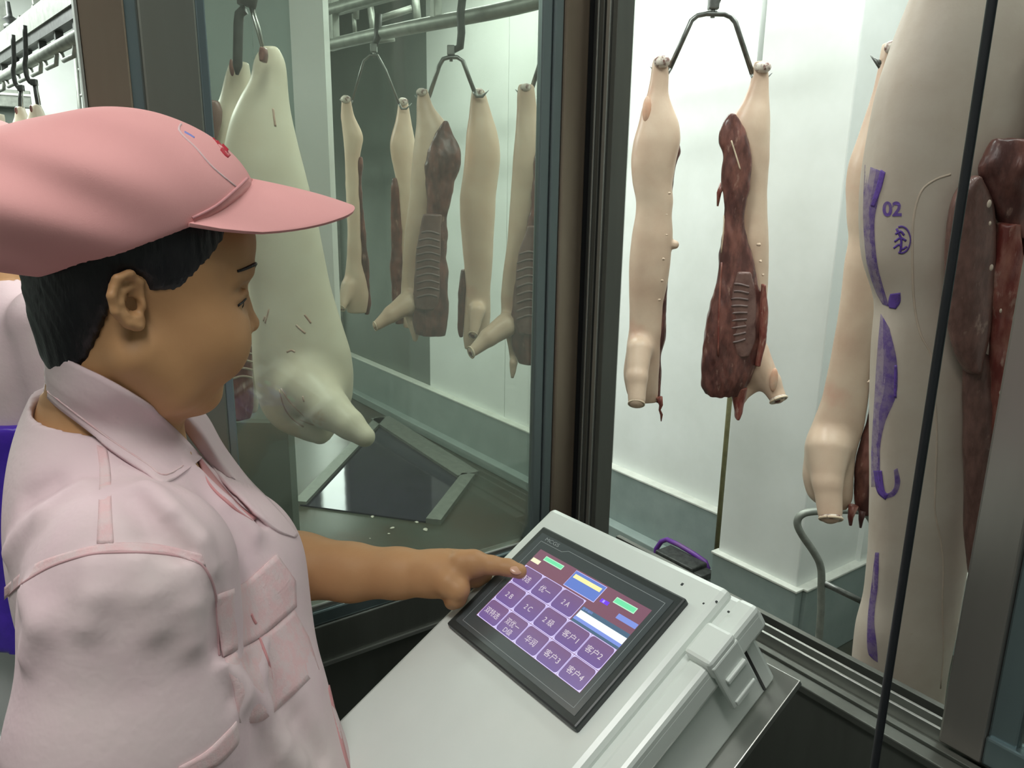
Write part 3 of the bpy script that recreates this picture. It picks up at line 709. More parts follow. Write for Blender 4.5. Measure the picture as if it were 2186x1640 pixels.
# ---- the big ink-stamped one at the right
C = Hung(1.38, (2010, -60), 'large half pig carcass with purple ink marks and the number 02 on its skin')
CI = C
sk = C.solid('skin_side', [(-200, 2000, 2090), (-120, 1985, 2110), (-60, 1968, 2150), (0, 1946, 2200), (80, 1914, 2230), (180, 1879, 2235), (260, 1861, 2228), (340, 1848, 2205), (400, 1840, 2180), (470, 1838, 2166), (560, 1846, 2160), (610, 1866, 2152), (650, 1880, 2150), (720, 1870, 2146), (850, 1861, 2124), (1000, 1857, 2100), (1150, 1857, 2070), (1280, 1850, 2046), (1340, 1830, 2036), (1420, 1822, 2020), (1520, 1826, 2010), (1600, 1850, 1990), (1625, 1880, 1960)],
    'skinshade', .0065, seed=33, lump=(.005, 14), kb=.55, bmax=.12, n=2.4, fine=.0012)
C.solid('ham_meat', [(85, 2166, 2230), (130, 2152, 2235), (200, 2143, 2236), (260, 2134, 2232), (300, 2118, 2215), (325, 2124, 2190), (345, 2140, 2170)], 'meatbr', .005, df=-.09, kb=.6, bmax=.055, seed=34, lump=(.004, 30))
C.solid('pelvic_meat', [(305, 2045, 2140), (325, 2030, 2150), (360, 2020, 2160), (400, 2022, 2160), (440, 2040, 2150), (470, 2062, 2142), (500, 2080, 2135)], 'meat', .005, df=-.10, kb=.5, bmax=.04, seed=35, lump=(.014, 48), fine=.006)
C.solid('loin_muscle', [(378, 2000, 2012), (400, 1978, 2030), (430, 1964, 2046), (480, 1957, 2052), (540, 1955, 2052), (600, 1956, 2046), (660, 1960, 2040), (710, 1970, 2034), (745, 1984, 2026), (770, 2000, 2020)], 'meatbr', .005, df=-.10, kb=.5, bmax=.035, seed=36, lump=(.005, 34), fine=.0015)
C.solid('back_muscle', [(730, 2004, 2046), (780, 2000, 2064), (860, 2002, 2072), (940, 2004, 2068), (1020, 2006, 2062), (1090, 2006, 2056), (1150, 2014, 2064), (1220, 2020, 2064), (1280, 2022, 2052), (1330, 2026, 2046)], 'meatbr', .0045, df=-.085, kb=.7, bmax=.035, seed=37, lump=(.003, 40), fine=.002, stretch=(1, 1, .5))
sp_ = C.solid('spine_meat', [(470, 2052, 2100), (520, 2050, 2100), (570, 2040, 2116), (620, 2036, 2118), (700, 2044, 2116), (800, 2052, 2108), (900, 2052, 2098), (960, 2056, 2088), (1020, 2056, 2080), (1090, 2052, 2076), (1160, 2052, 2066)], 'meatred', .0045, df=-.105, kb=.6, bmax=.03, seed=38, lump=(.009, 60), fine=.005, stretch=(1, 1, .45))
C.solid('chine', [(430, 2094, 2128), (500, 2098, 2126), (560, 2100, 2122), (640, 2102, 2120), (760, 2094, 2112), (880, 2082, 2100), (980, 2076, 2090)], 'meat', .0045, df=-.10, kb=.8, bmax=.025, seed=40, lump=(.004, 70))
bvS = bvh_of([sk])
for pl, r in (([(2030, 372), (1996, 384), (1966, 410), (1950, 470), (1948, 560), (1952, 650), (1966, 715), (1988, 760), (1994, 830), (2000, 920), (1998, 1010), (1996, 1090), (2008, 1150), (2014, 1210), (2012, 1290), (2014, 1390), (2008, 1470)], .0022),
              ([(2132, 480), (2136, 560), (2140, 640), (2132, 740), (2116, 840), (2104, 920), (2092, 1010), (2070, 1080)], .004)):
    stitch('fat_seam', bvS, pl, r, M_['fatdull'], C.root, -r * .35)
for i, (x, y, r) in enumerate(((2018, 432, 7), (2020, 470, 4), (2024, 556, 6), (2043, 640, 4), (2045, 800, 4), (2042, 915, 3), (2046, 1024, 5), (2034, 1115, 5), (2032, 1180, 4))):
    C.at('fat_fleck', (x, y, -.128), (r * .6, 2.5, r * 1.1), 'fatdull')
for i in range(9): C.at('vertebra', (2083 - 1.8 * i, 610 + 52 * i, -.128), (9, 7, 15), 'meatred')
C.at('kidney_fat', (2050, 1330, -.06), (14, 14, 22), 'fat'); C.at('cut_gristle', (2026, 1322, -.085), (10, 7, 8), 'cutdk')
# ink: roller stripe, number, round stamp
drape('ink_stripe', bvS, [[(1846, 352), (1843, 420), (1843, 480), (1850, 560), (1868, 620), (1884, 650)], [(1888, 368), (1876, 420), (1866, 480), (1872, 560), (1884, 610), (1898, 655)]], .0016, .0006, M_['ink_t'], C.root, 40, 6)
drape('ink_stripe', bvS, [[(1880, 362), (1870, 400), (1858, 440)], [(1890, 368), (1881, 404), (1866, 442)]], .0022, .0006, M_['ink_d'], C.root, 20, 4)
drape('ink_blot', bvS, [[(1900, 628), (1896, 644), (1898, 658)], [(1922, 625), (1922, 645), (1912, 660)]], .0018, .0006, M_['ink_d'], C.root, 12, 4)
drape('ink_stripe', bvS, [[(1880, 670), (1872, 760), (1866, 860), (1860, 960), (1860, 1040)], [(1898, 700), (1914, 770), (1914, 840), (1890, 900), (1878, 960), (1880, 1040)]], .0016, .0006, M_['ink_t'], C.root, 50, 6)
drape('ink_stripe', bvS, [[(1909, 780), (1908, 848)], [(1915, 780), (1914, 850)]], .002, .0006, M_['ink_d'], C.root, 16, 2)
drape('ink_stripe', bvS, [[(1864, 1005), (1872, 1050), (1890, 1068)], [(1882, 1005), (1888, 1046), (1896, 1056)]], .0018, .0006, M_['ink_d'], C.root, 20, 4)
drape('ink_stripe', bvS, [[(1916, 1000), (1922, 1030), (1912, 1056), (1890, 1066)], [(1908, 1004), (1910, 1034), (1902, 1050), (1886, 1056)]], .0018, .0006, M_['ink_t'], C.root, 24, 4)
drape('ink_stripe', bvS, [[(1868, 1180), (1860, 1250), (1852, 1320), (1852, 1390), (1866, 1410)], [(1876, 1180), (1874, 1250), (1866, 1320), (1872, 1380), (1874, 1415)]], .0016, .0006, M_['ink_t'], C.root, 30, 4)
def ring_stamp(cx_, cy_, r, w):
    a = np.linspace(-1.9, 1.9, 26)
    drape('ink_ring', bvS, [[(cx_ + (r + w) * math.cos(t), cy_ + (r + w) * 1.45 * math.sin(t)) for t in a], [(cx_ + r * math.cos(t), cy_ + r * 1.45 * math.sin(t)) for t in a]], .002, .0006, M_['ink_d'], C.root, 44, 2)
ring_stamp(1924, 512, 18, 3)
for pl in ([(1912, 500), (1922, 494), (1930, 502)], [(1910, 516), (1922, 508), (1934, 514)], [(1908, 530), (1920, 522), (1926, 532), (1936, 526)], [(1914, 488), (1924, 512), (1922, 540)]):
    stitch('ink_mark', bvS, pl, .0018, M_['ink'], C.root, .0004)
def ink_text(s_, cx_, cy_, w, h, sk_=0.0):
    cu = bpy.data.curves.new('t', 'FONT'); cu.body = s_; cu.align_x = 'CENTER'; cu.align_y = 'CENTER'; cu.offset = .035
    ob = bpy.data.objects.new('t', cu); COL.objects.link(ob); bpy.context.view_layer.update()
    me = bpy.data.meshes.new_from_object(ob.evaluated_get(bpy.context.evaluated_depsgraph_get())); bpy.data.objects.remove(ob)
    co = np.array([v.co for v in me.vertices]); c = (co.max(0) + co.min(0)) / 2; sz = co.max(0) - co.min(0); inv = C.root.matrix_world.inverted()
    for v in me.vertices:
        x = cx_ + (v.co.x - c[0]) / sz[0] * w; y = cy_ - (v.co.y - c[1]) / sz[1] * h + sk_ * (x - cx_)
        v.co = inv @ cast(bvS, x, y, .0022)
    me.materials.clear(); me.materials.append(M_['ink_d']); link(bpy.data.objects.new('ink_number', me), C.root)
ink_text('02', 1905, 446, 40, 32, .0)

# ---- whole-looking pair behind the left pane, near
C = Hung(2.36, (505, 150), 'half pig carcass with exposed ribs, half hidden behind the pale one at the left pane', 'half carcasses behind the left pane'); C2 = C
sk = C.solid('skin_side', [(132, 492, 530), (145, 482, 536), (180, 476, 538), (215, 470, 540), (240, 452, 548), (300, 444, 556), (400, 442, 560), (500, 448, 562), (600, 460, 560), (700, 480, 556), (800, 486, 552), (870, 488, 552), (880, 494, 548)], 'skinpale', .008, seed=43)
ms = C.solid('cut_face', [(560, 484, 556), (640, 486, 556), (700, 486, 556), (780, 485, 555), (860, 488, 556), (880, 492, 550)], 'meatred', .006, df=-.07, kb=.5, bmax=.045, seed=44, lump=(.006, 45))
C.ribs(ms, [[(496, 690 + 17 * i), (520, 684 + 17 * i), (552, 692 + 17 * i)] for i in range(8)], 2.6, 'fatdull')
C.solid('flank_meat', [(222, 466, 486), (240, 454, 494), (270, 450, 492), (300, 452, 484), (318, 458, 476)], 'cavity', .006, df=-.075, kb=.5, bmax=.03, seed=45)
C.at('hock_gap', (508, 150, -.05), (5, 5, 16), 'cutdk')
C = Hung(2.2, (580, 110), 'big pale pig carcass hanging close to the left pane, foreleg pointing right', 'half carcasses behind the left pane'); C1 = C
sk = C.solid('skin_side', [(100, 562, 592), (112, 546, 603), (135, 540, 610), (170, 536, 613), (205, 514, 615), (250, 494, 621), (300, 482, 632), (350, 476, 645), (400, 478, 658), (450, 490, 672), (520, 510, 686), (600, 528, 702), (650, 535, 716), (700, 538, 732), (750, 540, 748), (800, 544, 755), (850, 552, 752), (880, 562, 740), (910, 590, 725), (932, 640, 708)],
    'skinpale', .0058, legs=[[(668, 815, -.06, 62), (722, 848, -.12, 44), (770, 872, -.16, 31), (803, 892, -.18, 22)], [(630, 880, -.02, 36), (690, 922, -.04, 16)]], seed=46, lump=(.003, 16), kb=.62, bmax=.16, n=2.1, k=.042, cuts=[(712, 925, -.16, (.08, .05, .02))])
bv = bvh_of([sk])
for pl in ([(650, 672), (658, 682), (664, 690)], [(632, 694), (640, 702), (652, 712)], [(566, 675), (562, 685)], [(600, 830), (620, 860), (650, 890)], [(646, 846), (649, 858)], [(583, 232), (585, 250), (588, 270)], [(596, 832), (606, 868), (622, 892), (648, 912)], [(640, 896), (664, 906), (690, 912)], [(574, 660), (570, 676), (566, 690)], [(612, 752), (622, 748), (630, 752)]): stitch('scratch', bv, pl, .0034, M_['scratch'], C.root, -.0016)
C.solid('hock_wound', [(112, 574, 584), (125, 571, 587), (140, 574, 584)], 'cutdk', .004, df=-.065, kb=.6, bmax=.02)
C.at('leg_tip', (806, 893, -.185), (10, 12, 20), 'cut'); C.at('flushed_skin', (795, 888, -.188), (14, 12, 20), 'skin')
# ---- the row farther back behind the left pane
def far(fd, hook, label, skin, meat, legs, seed, ribs=None, cav=None, m='skin', df=-.05, meat_m='meat', stump=None):
    C = Hung(fd, hook, label, 'half carcasses behind the left pane')
    C.solid('skin_side', skin, m, .009, legs=legs, seed=seed)
    if meat:
        ms = C.solid('cut_face', meat, meat_m, .007, df=df, kb=.5, bmin=.014, bmax=.04, seed=seed + 1, lump=(.008, 42), fine=.003)
        if cav: ms = C.solid('rib_cavity', cav, 'cavity', .007, df=df - .035, kb=.2, bmin=.014, bmax=.022, seed=seed + 2, lump=(.003, 30))
        if ribs: C.ribs(ms, ribs, 2.2)
    if stump: C.stump(*stump)
    C.at('hock_end', (hook[0], hook[1] - 2, -.02), (11, 9, 8), 'cut'); return C
Ca = far(3.9, (740, 215), 'slim half carcass hanging leftmost in the far row, behind the cap brim',
    [(205, 731, 748), (220, 729, 751), (245, 727, 754), (270, 730, 768), (292, 733, 778), (330, 736, 768), (400, 738, 768), (500, 742, 772), (560, 740, 774), (600, 735, 784), (640, 732, 790), (668, 742, 784)],
    [(335, 766, 774), (400, 764, 772), (500, 770, 782), (580, 774, 790), (640, 776, 792), (672, 778, 788)], [[(745, 610, -.03, 14), (738, 648, -.08, 9)]], 51, df=.0, stump=(737, 652, -.085, 9, (-.3, -.7, -.5)))
Cb = far(4.0, (861, 220), 'dim half carcass hanging second from left in the far row, partly covered by its neighbour',
    [(212, 851, 870), (235, 849, 874), (260, 845, 878), (300, 831, 886), (330, 834, 888), (400, 848, 896), (500, 856, 890), (600, 856, 886), (680, 856, 884), (700, 862, 880)], [(380, 838, 852), (450, 834, 860), (560, 834, 862), (660, 838, 866), (690, 846, 862)], [], 53, df=-.01, m='skin')
Cc = far(3.4, (901, 200), 'half carcass with a long grey rib cage, hanging from the left arm of the gambrel',
    [(190, 893, 912), (205, 889, 918), (230, 888, 924), (262, 889, 955), (300, 885, 972), (350, 880, 976), (400, 876, 950), (440, 872, 918), (500, 864, 905), (560, 860, 893), (620, 856, 890), (670, 862, 893), (705, 876, 900)],
    [(262, 950, 958), (280, 934, 968), (310, 916, 984), (360, 908, 986), (392, 908, 970), (430, 920, 962), (480, 906, 958), (560, 896, 956), (640, 884, 960), (690, 884, 960), (712, 888, 952)], [[(872, 645, -.05, 24), (842, 664, -.09, 17), (816, 684, -.12, 11)], [(888, 690, -.03, 12), (888, 722, -.03, 6)]], 55,
    ribs=[[(890, 500 + 15 * i), (915, 494 + 15 * i), (938, 500 + 15 * i)] for i in range(10)], cav=[(455, 908, 948), (500, 898, 946), (560, 890, 944), (630, 886, 942), (655, 894, 930)], stump=(812, 686, -.125, 10, (-.8, -.5, -.2)))
Cd = far(3.5, (1022, 200), 'half carcass hanging skin side out from the right arm of the gambrel',
    [(192, 1008, 1034), (210, 1004, 1040), (240, 1002, 1048), (280, 995, 1062), (330, 993, 1069), (380, 988, 1064), (420, 981, 1058), (480, 983, 1056), (560, 990, 1052), (620, 994, 1046), (680, 990, 1047), (720, 988, 1042), (746, 992, 1022)],
    [(575, 984, 992), (640, 978, 994), (700, 974, 992), (722, 980, 990)], [[(1020, 660, -.06, 17), (1014, 700, -.10, 11)]], 57, df=.0, stump=(1012, 706, -.105, 10, (-.1, -.8, -.5)))
Ce = far(3.2, (1122, 190), 'half carcass with exposed ribs hanging beside the corner column, partly cut off by it',
    [(180, 1107, 1140), (200, 1104, 1143), (240, 1103, 1147), (280, 1100, 1162), (320, 1097, 1180), (360, 1094, 1182), (400, 1091, 1160), (460, 1087, 1140), (520, 1083, 1128), (580, 1075, 1118), (640, 1068, 1108), (700, 1072, 1104), (740, 1085, 1110), (790, 1090, 1102)],
    [(310, 1146, 1184), (350, 1134, 1190), (400, 1136, 1186), (470, 1128, 1180), (560, 1106, 1178), (640, 1092, 1176), (700, 1088, 1170), (750, 1096, 1160), (772, 1106, 1150)], [[(1080, 690, -.05, 26), (1045, 712, -.09, 20), (1015, 736, -.12, 13)], [(1096, 770, -.04, 10), (1094, 800, -.04, 5)]], 59,
    ribs=[[(1104, 545 + 17 * i), (1130, 537 + 17 * i), (1156, 547 + 17 * i)] for i in range(9)], cav=[(480, 1126, 1172), (540, 1104, 1170), (620, 1098, 1166), (690, 1096, 1162), (706, 1104, 1150)], stump=(1010, 739, -.125, 13, (-.8, -.5, -.2)))
# ------------------------------------------------------------------ gambrels, hooks, rails
def gambrel(fd, pts, label, tips=True, rad=.008, hook=None, rail_z=2.2, swivel=None):
    w = atf(*pts[len(pts) // 2], fd); g = empty('gambrel_hanger', w, YAW, label, 'hanger', 'gambrel hangers'); o = loc3(w)
    bpy.context.view_layer.update()
    P = [Vector(rfz(x, y, fd) - o) for x, y in pts]
    MB().tube([Vector(p) for p in arc(P, 5)] if len(P) > 4 and not tips else P, rad, 10).build('bar', M_['bar'], g)
    if tips:
        for p, q in ((P[0], -1), (P[-1], 1)):
            MB().tube([p, p + Vector((q * .012, 0, -.022)), p + Vector((q * .034, 0, -.022)), p + Vector((q * .062, 0, .004))], [rad, rad, rad * .8, .001], 10).build('spike', M_['bar'], g)
    if swivel:
        c = Vector(rfz(*swivel, fd) - o)
        MB().box((c.x - .016, c.y - .014, c.z - .012), (c.x + .016, c.y + .014, c.z + .028), .004).tube([c + Vector((0, 0, -.035)), c], .007, 8).build('swivel', M_['bar'], g)
        hk = hook or [(0, 0, 0)]
        H = [Vector(rfz(x, y, fd) - o) for x, y in hook] if hook else [c, c + Vector((.02, 0, .1)), c + Vector((.03, 0, .25))]
        MB().tube(H, [.012] + [.017] * (len(H) - 1), 10).build('trolley_hook', M_['galvdk'], g)
    return g
gambrel(2.6, [(1430, 146), (1476, 44), (1489, 33), (1508, 29), (1546, 30), (1560, 36), (1570, 48), (1606, 158)], 'steel gambrel carrying the pair of half carcasses in the open window', hook=[(1527, 10), (1535, -20), (1545, -60), (1548, -160)], swivel=(1523, 12))
gambrel(3.45, [(916, 206), (938, 140), (946, 126), (960, 122), (976, 122), (988, 130), (1012, 194)], 'steel gambrel hanging in front of the white wall behind the left pane', hook=[(968, 108), (982, 100), (985, 70), (983, 30), (988, -10)], swivel=(963, 112), rad=.009)
gambrel(3.95, [(752, 214), (776, 130), (790, 118), (806, 118), (824, 150), (852, 222)], 'thin steel gambrel in the dim corner behind the left pane', hook=[(798, 104), (806, 80), (808, 30)], swivel=(798, 106), rad=.006)
gambrel(3.2, [(1134, 194), (1164, 100), (1176, 88), (1196, 86), (1214, 92), (1240, 190)], 'steel gambrel half hidden by the corner column', hook=[(1196, 74), (1210, 50), (1212, -40)], swivel=(1194, 78), rad=.009)
gambrel(2.0, [(1912, 122), (1975, -20), (1990, -34), (2030, -36), (2060, -20), (2110, 120)], 'steel gambrel whose spike shows left of the ink-marked carcass', hook=[(2016, -50), (2026, -80), (2030, -170)], swivel=(2014, -48))
MB().tube([Vector(rfz(x, y, 2.0) - rfz(1990, -34, 2.0)) for x, y in ((1888, 139), (1876, 134), (1864, 123))], [.009, .007, .001], 10).build('spike_tip', M_['bar'], None, loc=atf(1990, -34, 2.0), rot=(0, 0, YAW))
sp = bpy.data.objects['spike_tip']; tag(sp, 'pointed hook tip through the hock behind the ink-marked carcass', 'hook')
# shackle and hook of the pale carcasses
w = atf(520, 20, 2.28); sh = empty('shackle_hook', w, YAW, 'dark hook and shiny shackle rods holding up the big pale carcass', 'hook'); o = loc3(w); bpy.context.view_layer.update()
q = lambda x, y: Vector(rfz(x, y, 2.28) - o)
MB().tube([q(524, 20), (q(520, 22)), q(511, 30), q(509, 50), q(508, 100), q(507, 140), q(506, 160)], [.013] * 5 + [.013, .004], 10).build('hook', M_['galvdk'], sh)
MB().tube([q(536, -60), q(534, -10), q(528, 14)], .022, 10).box(q(506, 8), q(540, -6) + Vector((0, .03, .0))).build('hook_block', M_['galvdk'], sh)
for dx in (0, 6): MB().tube([q(533 + dx, 12), q(548 + dx, 62), q(562 + dx * .4, 112)], .0035, 8).build('rod', M_['steel'], sh)
w = atf(2010, -60, 1.38); g = empty('scale_hook', w, YAW, 'steel scale hook holding the ink-marked carcass above the frame', 'hook'); bpy.context.view_layer.update()
MB().tube([(0, 0, .9), (0, 0, .25), (.03, 0, .14), (.02, 0, .02), (0, 0, -.08)], [.014, .014, .014, .012, .008], 10).build('hook', M_['bar'], g)
# overhead rail inside the scale room
rl = empty('overhead_rail', (1.9, 2.5, 2.2), 0, 'round overhead hanging rail crossing the top of the left pane', 'rail'); bpy.context.view_layer.update(); RI = rl.matrix_world.inverted()
path = [(1.35, 6.8, 2.2), (1.60, 5.0, 2.2), (1.80, 3.57, 2.2), (1.976, 2.57, 2.2), (2.02, 1.75, 2.26), (1.9, 1.0, 2.3), (1.5, .2, 2.35), (1.2, -.6, 2.35)]
MB().tube([RI @ Vector(p) for p in arc(path, 6)], .030, 12).build('pipe', M_['galv'], rl)
MB().tube([RI @ (Vector(p) + Vector((0, 0, .16))) for p in arc(path, 6)], .035, 4).build('carrier_beam', M_['galv'], rl)
for p in arc(path, 3)[1:-1:2]:
    MB().box((p[0] - .02, p[1] - .02, p[2] - .01), (p[0] + .02, p[1] + .02, p[2] + .15), .004).build('bracket', M_['galv'], rl).data.transform(RI)
    MB().box((p[0] - .02, p[1] - .02, p[2] + .15), (p[0] + .02, p[1] + .02, 3.15)).build('drop_rod', M_['galv'], rl).data.transform(RI)
# ------------------------------------------------------------------ the operator
M_['skinw'] = mat('warm_brown_skin', (.50, .275, .13), .5, 0, (.44, .235, .108), 14, 5, .35, .7, .06, 220, spec=.35)
M_['hair'] = mat('black_hair', (.008, .008, .010), .42, 0, (.014, .013, .015), 60, 4, .4, .6, .5, 260, (1, 1, .25), spec=.4)
M_['cap'] = mat('rose_cotton', (.74, .365, .36), .8, 0, (.70, .335, .33), 5, 4, .35, .7, .12, 900, spec=.2)
M_['shirt'] = mat('washed_pink_cotton', (.68, .515, .55), .82, 0, (.66, .55, .55), 6, 5, .38, .66, .55, 38, spec=.2)
M_['seam'] = mat('pinker_seam_cotton', (.70, .47, .485), .82, 0, (.67, .52, .53), 70, 3, .4, .6, .3, 300, spec=.2)
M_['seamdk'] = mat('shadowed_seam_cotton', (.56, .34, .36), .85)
M_['shade'] = mat('deep_pink_shade', (.60, .28, .29), .8)  # deep pink cotton with shade put into the colour
M_['red'] = mat('red_embroidery', (.42, .012, .03), .7)
M_['bluem'] = mat('blue_pen_mark', (.22, .25, .62), .7)
M_['eyew'] = mat('eye_white', (.55, .52, .47), .25); M_['iris'] = mat('dark_iris', (.015, .009, .006), .15)
M_['nail'] = mat('finger_nail', (.62, .36, .25), .28, coat=.3)
M_['trouser'] = mat('white_trousers', (.6, .6, .6), .8); M_['boot'] = mat('white_rubber_boot', (.6, .62, .62), .35)
def grp(P, c, R, fn):
    c = np.asarray(c, np.float32); d = np.sqrt(((P - c) ** 2).sum(1)) - R
    m = d < .03
    out = np.maximum(d, .02) + .0
    if m.any(): out[m] = fn(P[m])
    return out
HR = rot3(math.radians(31), math.radians(8), 0)
HD = rfz(275, 645, .63) - HR @ np.array([0, -.076, 0]) + np.array([.008, 0, 0])
hl = lambda *p: HD + HR @ np.array(p, float)         # head coordinates (forward, left, up) -> (right, forward, up)
NB = rfz(258, 905, .71)
def sd_head(P):
    p = ((P - HD.astype(np.float32)) @ HR.astype(np.float32))
    q = p.copy(); q[:, 1] = np.abs(q[:, 1])
    d = s_ell(p, (.002, 0, .048), (.090, .077, .086))
    d = smin(d, s_ell(p, (.040, 0, -.012), (.062, .064, .080)), .03)
    d = smin(d, s_ell(q, (.058, .038, -.038), (.041, .031, .040)), .025)
    d = smin(d, s_chain(q, [(.002, .058, -.048), (.036, .044, -.080), (.058, .014, -.092)], [.021, .021, .018]), .022)
    d = smin(d, s_ell(p, (.062, 0, -.094), (.022, .022, .016)), .015)
    d = smin(d, s_ell(p, (.030, 0, -.070), (.040, .036, .026)), .03)
    d = smin(d, s_ell(p, (.078, 0, .055), (.026, .050, .034)), .02)
    d = smin(d, s_chain(q, [(.094, .010, .028), (.091, .030, .031), (.078, .046, .024)], [.006, .007, .005]), .012)
    d = smax(d, -s_ell(q, (.101, .035, .006), (.019, .024, .0115)), .010)
    d = smin(d, s_ell(q, (.078, .034, .003), (.0140, .0165, .0125)), .004)
    d = smin(d, s_chain(q, [(.090, .019, .0075), (.0925, .033, .0100), (.079, .050, .0045)], [.003, .0036, .003]), .004)
    d = smin(d, s_chain(p, [(.091, 0, .012), (.099, 0, -.006), (.107, 0, -.022)], [.006, .0075, .0095]), .010)
    d = smin(d, s_ell(q, (.097, .0125, -.027), (.0105, .008, .008)), .006)
    d = smax(d, -s_ell(q, (.101, .0065, -.0345), (.005, .0035, .003)), .002)
    d = smin(d, s_chain(q, [(.0915, .0, -.050), (.088, .012, -.052), (.081, .024, -.055)], [.006, .0052, .003]), .005)
    d = smin(d, s_chain(q, [(.088, .0, -.060), (.085, .012, -.059), (.081, .022, -.056)], [.0062, .0055, .003]), .005)
    # ears
    e = (q - np.array([-.006, .0745, .000], np.float32)) / np.array([.84, .84, .70], np.float32); a = math.radians(-9); c, s = math.cos(a), math.sin(a)
    ex, ez = c * e[:, 0] - s * e[:, 2], s * e[:, 0] + c * e[:, 2]; b = math.radians(26); ey = e[:, 1] * math.cos(b) + ex * math.sin(b); ex = ex * math.cos(b) - e[:, 1] * math.sin(b)
    E = np.stack([ex, ey, ez], 1)
    ear = s_ell(E, (-.006, .004, .004), (.0185, .0048, .031))
    ear = smin(ear, s_ell(E, (.000, .003, -.024), (.0105, .0048, .0105)), .006)
    ear = smax(ear, -s_ell(E, (-.0035, .0085, .004), (.0125, .0065, .022)), .003)
    ear = smin(ear, s_chain(E, [(.010, .002, .004), (.009, .006, .022), (-.001, .0085, .0335), (-.014, .009, .029), (-.0225, .0085, .010), (-.0205, .0075, -.009), (-.010, .006, -.024), (.001, .005, -.029)], [.0034, .0036, .0040, .0040, .0038, .0036, .0042, .0055]), .0035)
    ear = smin(ear, s_chain(E, [(.004, .003, .018), (-.009, .006, .014), (-.013, .006, .001), (-.008, .006, -.012), (.001, .005, -.017)], [.0028, .0032, .0032, .0034, .0035]), .004)
    ear = smax(ear, -s_ell(E, (-.0005, .011, -.003), (.0095, .011, .0135)), .003)
    ear = smin(ear, s_ell(E, (.0085, .003, -.004), (.0045, .0055, .0075)), .004)
    ear = smax(ear, -s_ell(E, (.002, .004, -.003), (.0052, .008, .0065)), .002)
    d = smin(d, ear * .72, .003)
    return d
TIP = loc3(bp(39, 69, 8.5))
def hp(x, y, fd): return rfz(x, y, fd)
ft = TIP[1]
ARM = [hp(330, 1060, .86), hp(470, 1180, .89), hp(640, 1209, .885), hp(750, 1222, .87), hp(850, 1224, .852), hp(938, 1225, .836)]
ARMR = [.046, .044, .0405, .0345, .0290, .0262]
def sd_hand(P):
    d = s_chain(P, [hp(925, 1225, .838), hp(955, 1222, .838), hp(1000, 1210, .846)], [.0255, .0235, .017], .01)
    Rp = rot3(math.radians(4), math.radians(6), 0)
    d = smin(d, s_box(P, hp(985, 1212, .858), (.030, .032, .013), .012, Rp), .012)
    d = smin(d, s_chain(P, [hp(985, 1203, .826), hp(1012, 1203, .824), hp(1050, 1207, .823), hp(1084, 1212, .822), TIP], [.0165, .0138, .0108, .0098, .0088]), .008)
    d = smin(d, s_ell(P, hp(1008, 1204, .823), (.017, .013, .0165)), .006)
    for i in range(3):
        f = .845 + .0185 * i; r = .0100 - .0008 * i; o = 3 * i
        d = smin(d, s_chain(P, [hp(1004 - o, 1198 + o, f), hp(1036 - 2 * o, 1210 + o, f), hp(1033 - 2 * o, 1227, f - .002), hp(1008 - o, 1232, f - .003)], [.0120, r, r * .93, r * .85]), .004)
    d = smin(d, s_chain(P, [hp(938, 1226, .826), hp(958, 1244, .812), hp(977, 1258, .806), hp(974, 1276, .808), hp(966, 1284, .812)], [.017, .0165, .0138, .0118, .0100]), .010)
    return d
NS = rfz(272, 1225, .565); FS = NS + np.array([-.165, .285, .01])
def sd_rarm(P):
    d = s_chain(P, [NS + (0, 0, -.03), NS + (.0, -.03, -.27), NS + (.05, .02, -.47)], [.036, .036, .025])
    h0 = NS + np.array([.05, .02, -.47])
    d = smin(d, s_ell(P, h0 + (.008, .0, -.045), (.014, .034, .045)), .015)
    for i in range(4): d = smin(d, s_chain(P, [h0 + (.008, -.024 + .016 * i, -.08), h0 + (.012, -.025 + .017 * i, -.12), h0 + (.004, -.025 + .017 * i, -.150 - .008 * (i in (1, 2)))], [.0085, .0078, .0068]), .003)
    return smin(d, s_chain(P, [h0 + (.005, -.02, -.02), h0 + (.012, -.045, -.06), h0 + (.012, -.05, -.095)], [.012, .010, .008]), .008)
BASE = np.array([-.35, .70, 0.0])
TR = [(.62, -.318, .700, .128, .175), (.70, -.318, .70, .128, .175), (.86, -.290, .70, .126, .175), (.97, -.316, .70, .123, .170), (1.04, -.328, .70, .122, .168), (1.11, -.360, .70, .116, .166), (1.19, -.376, .70, .097, .150), (1.24, -.394, .70, .078, .125), (1.275, -.405, .705, .062, .095), (1.305, -.402, .71, .050, .062)]
TD = dens(TR, 90, 2.5)
ty = math.radians(30)
def sd_body(P):
    T2 = TD.copy(); T2[3] -= .012; T2[4] -= .012
    d = grp(P, HD, .185, sd_head) if True else None
    d = smin(d, s_chain(P, [hl(-.004, 0, -.03), hl(-.008, 0, -.075), NB, NB + (.01, .0, -.06)], [.054, .051, .050, .05], .02), .022)
    d = smin(d, s_loft(P, T2, ty, 2.2), .03)
    d = smin(d, s_chain(P, [FS] + ARM, [.05] + ARMR, .012), .02)
    d = smin(d, grp(P, hp(990, 1225, .84), .16, sd_hand), .012)
    return smin(d, grp(P, NS + (.02, 0, -.3), .42, sd_rarm), .02)
woman = empty('person', tuple(RZ @ BASE), YAW, 'woman in a pink cap and pink work shirt pressing the touch screen with one finger', 'person')
bpy.context.view_layer.update()
WL = lambda P: P + BASE.astype(np.float32)
def wsculpt(name, f, lo, hi, h, m, parent=woman):
    return sculpt(name, lambda P: f(WL(P)), np.array(lo) - BASE, np.array(hi) - BASE, h, M_[m], parent)
body = wsculpt('body', sd_body, (-.60, .42, .60), (.04, 1.02, 1.56), .0019, 'skinw')
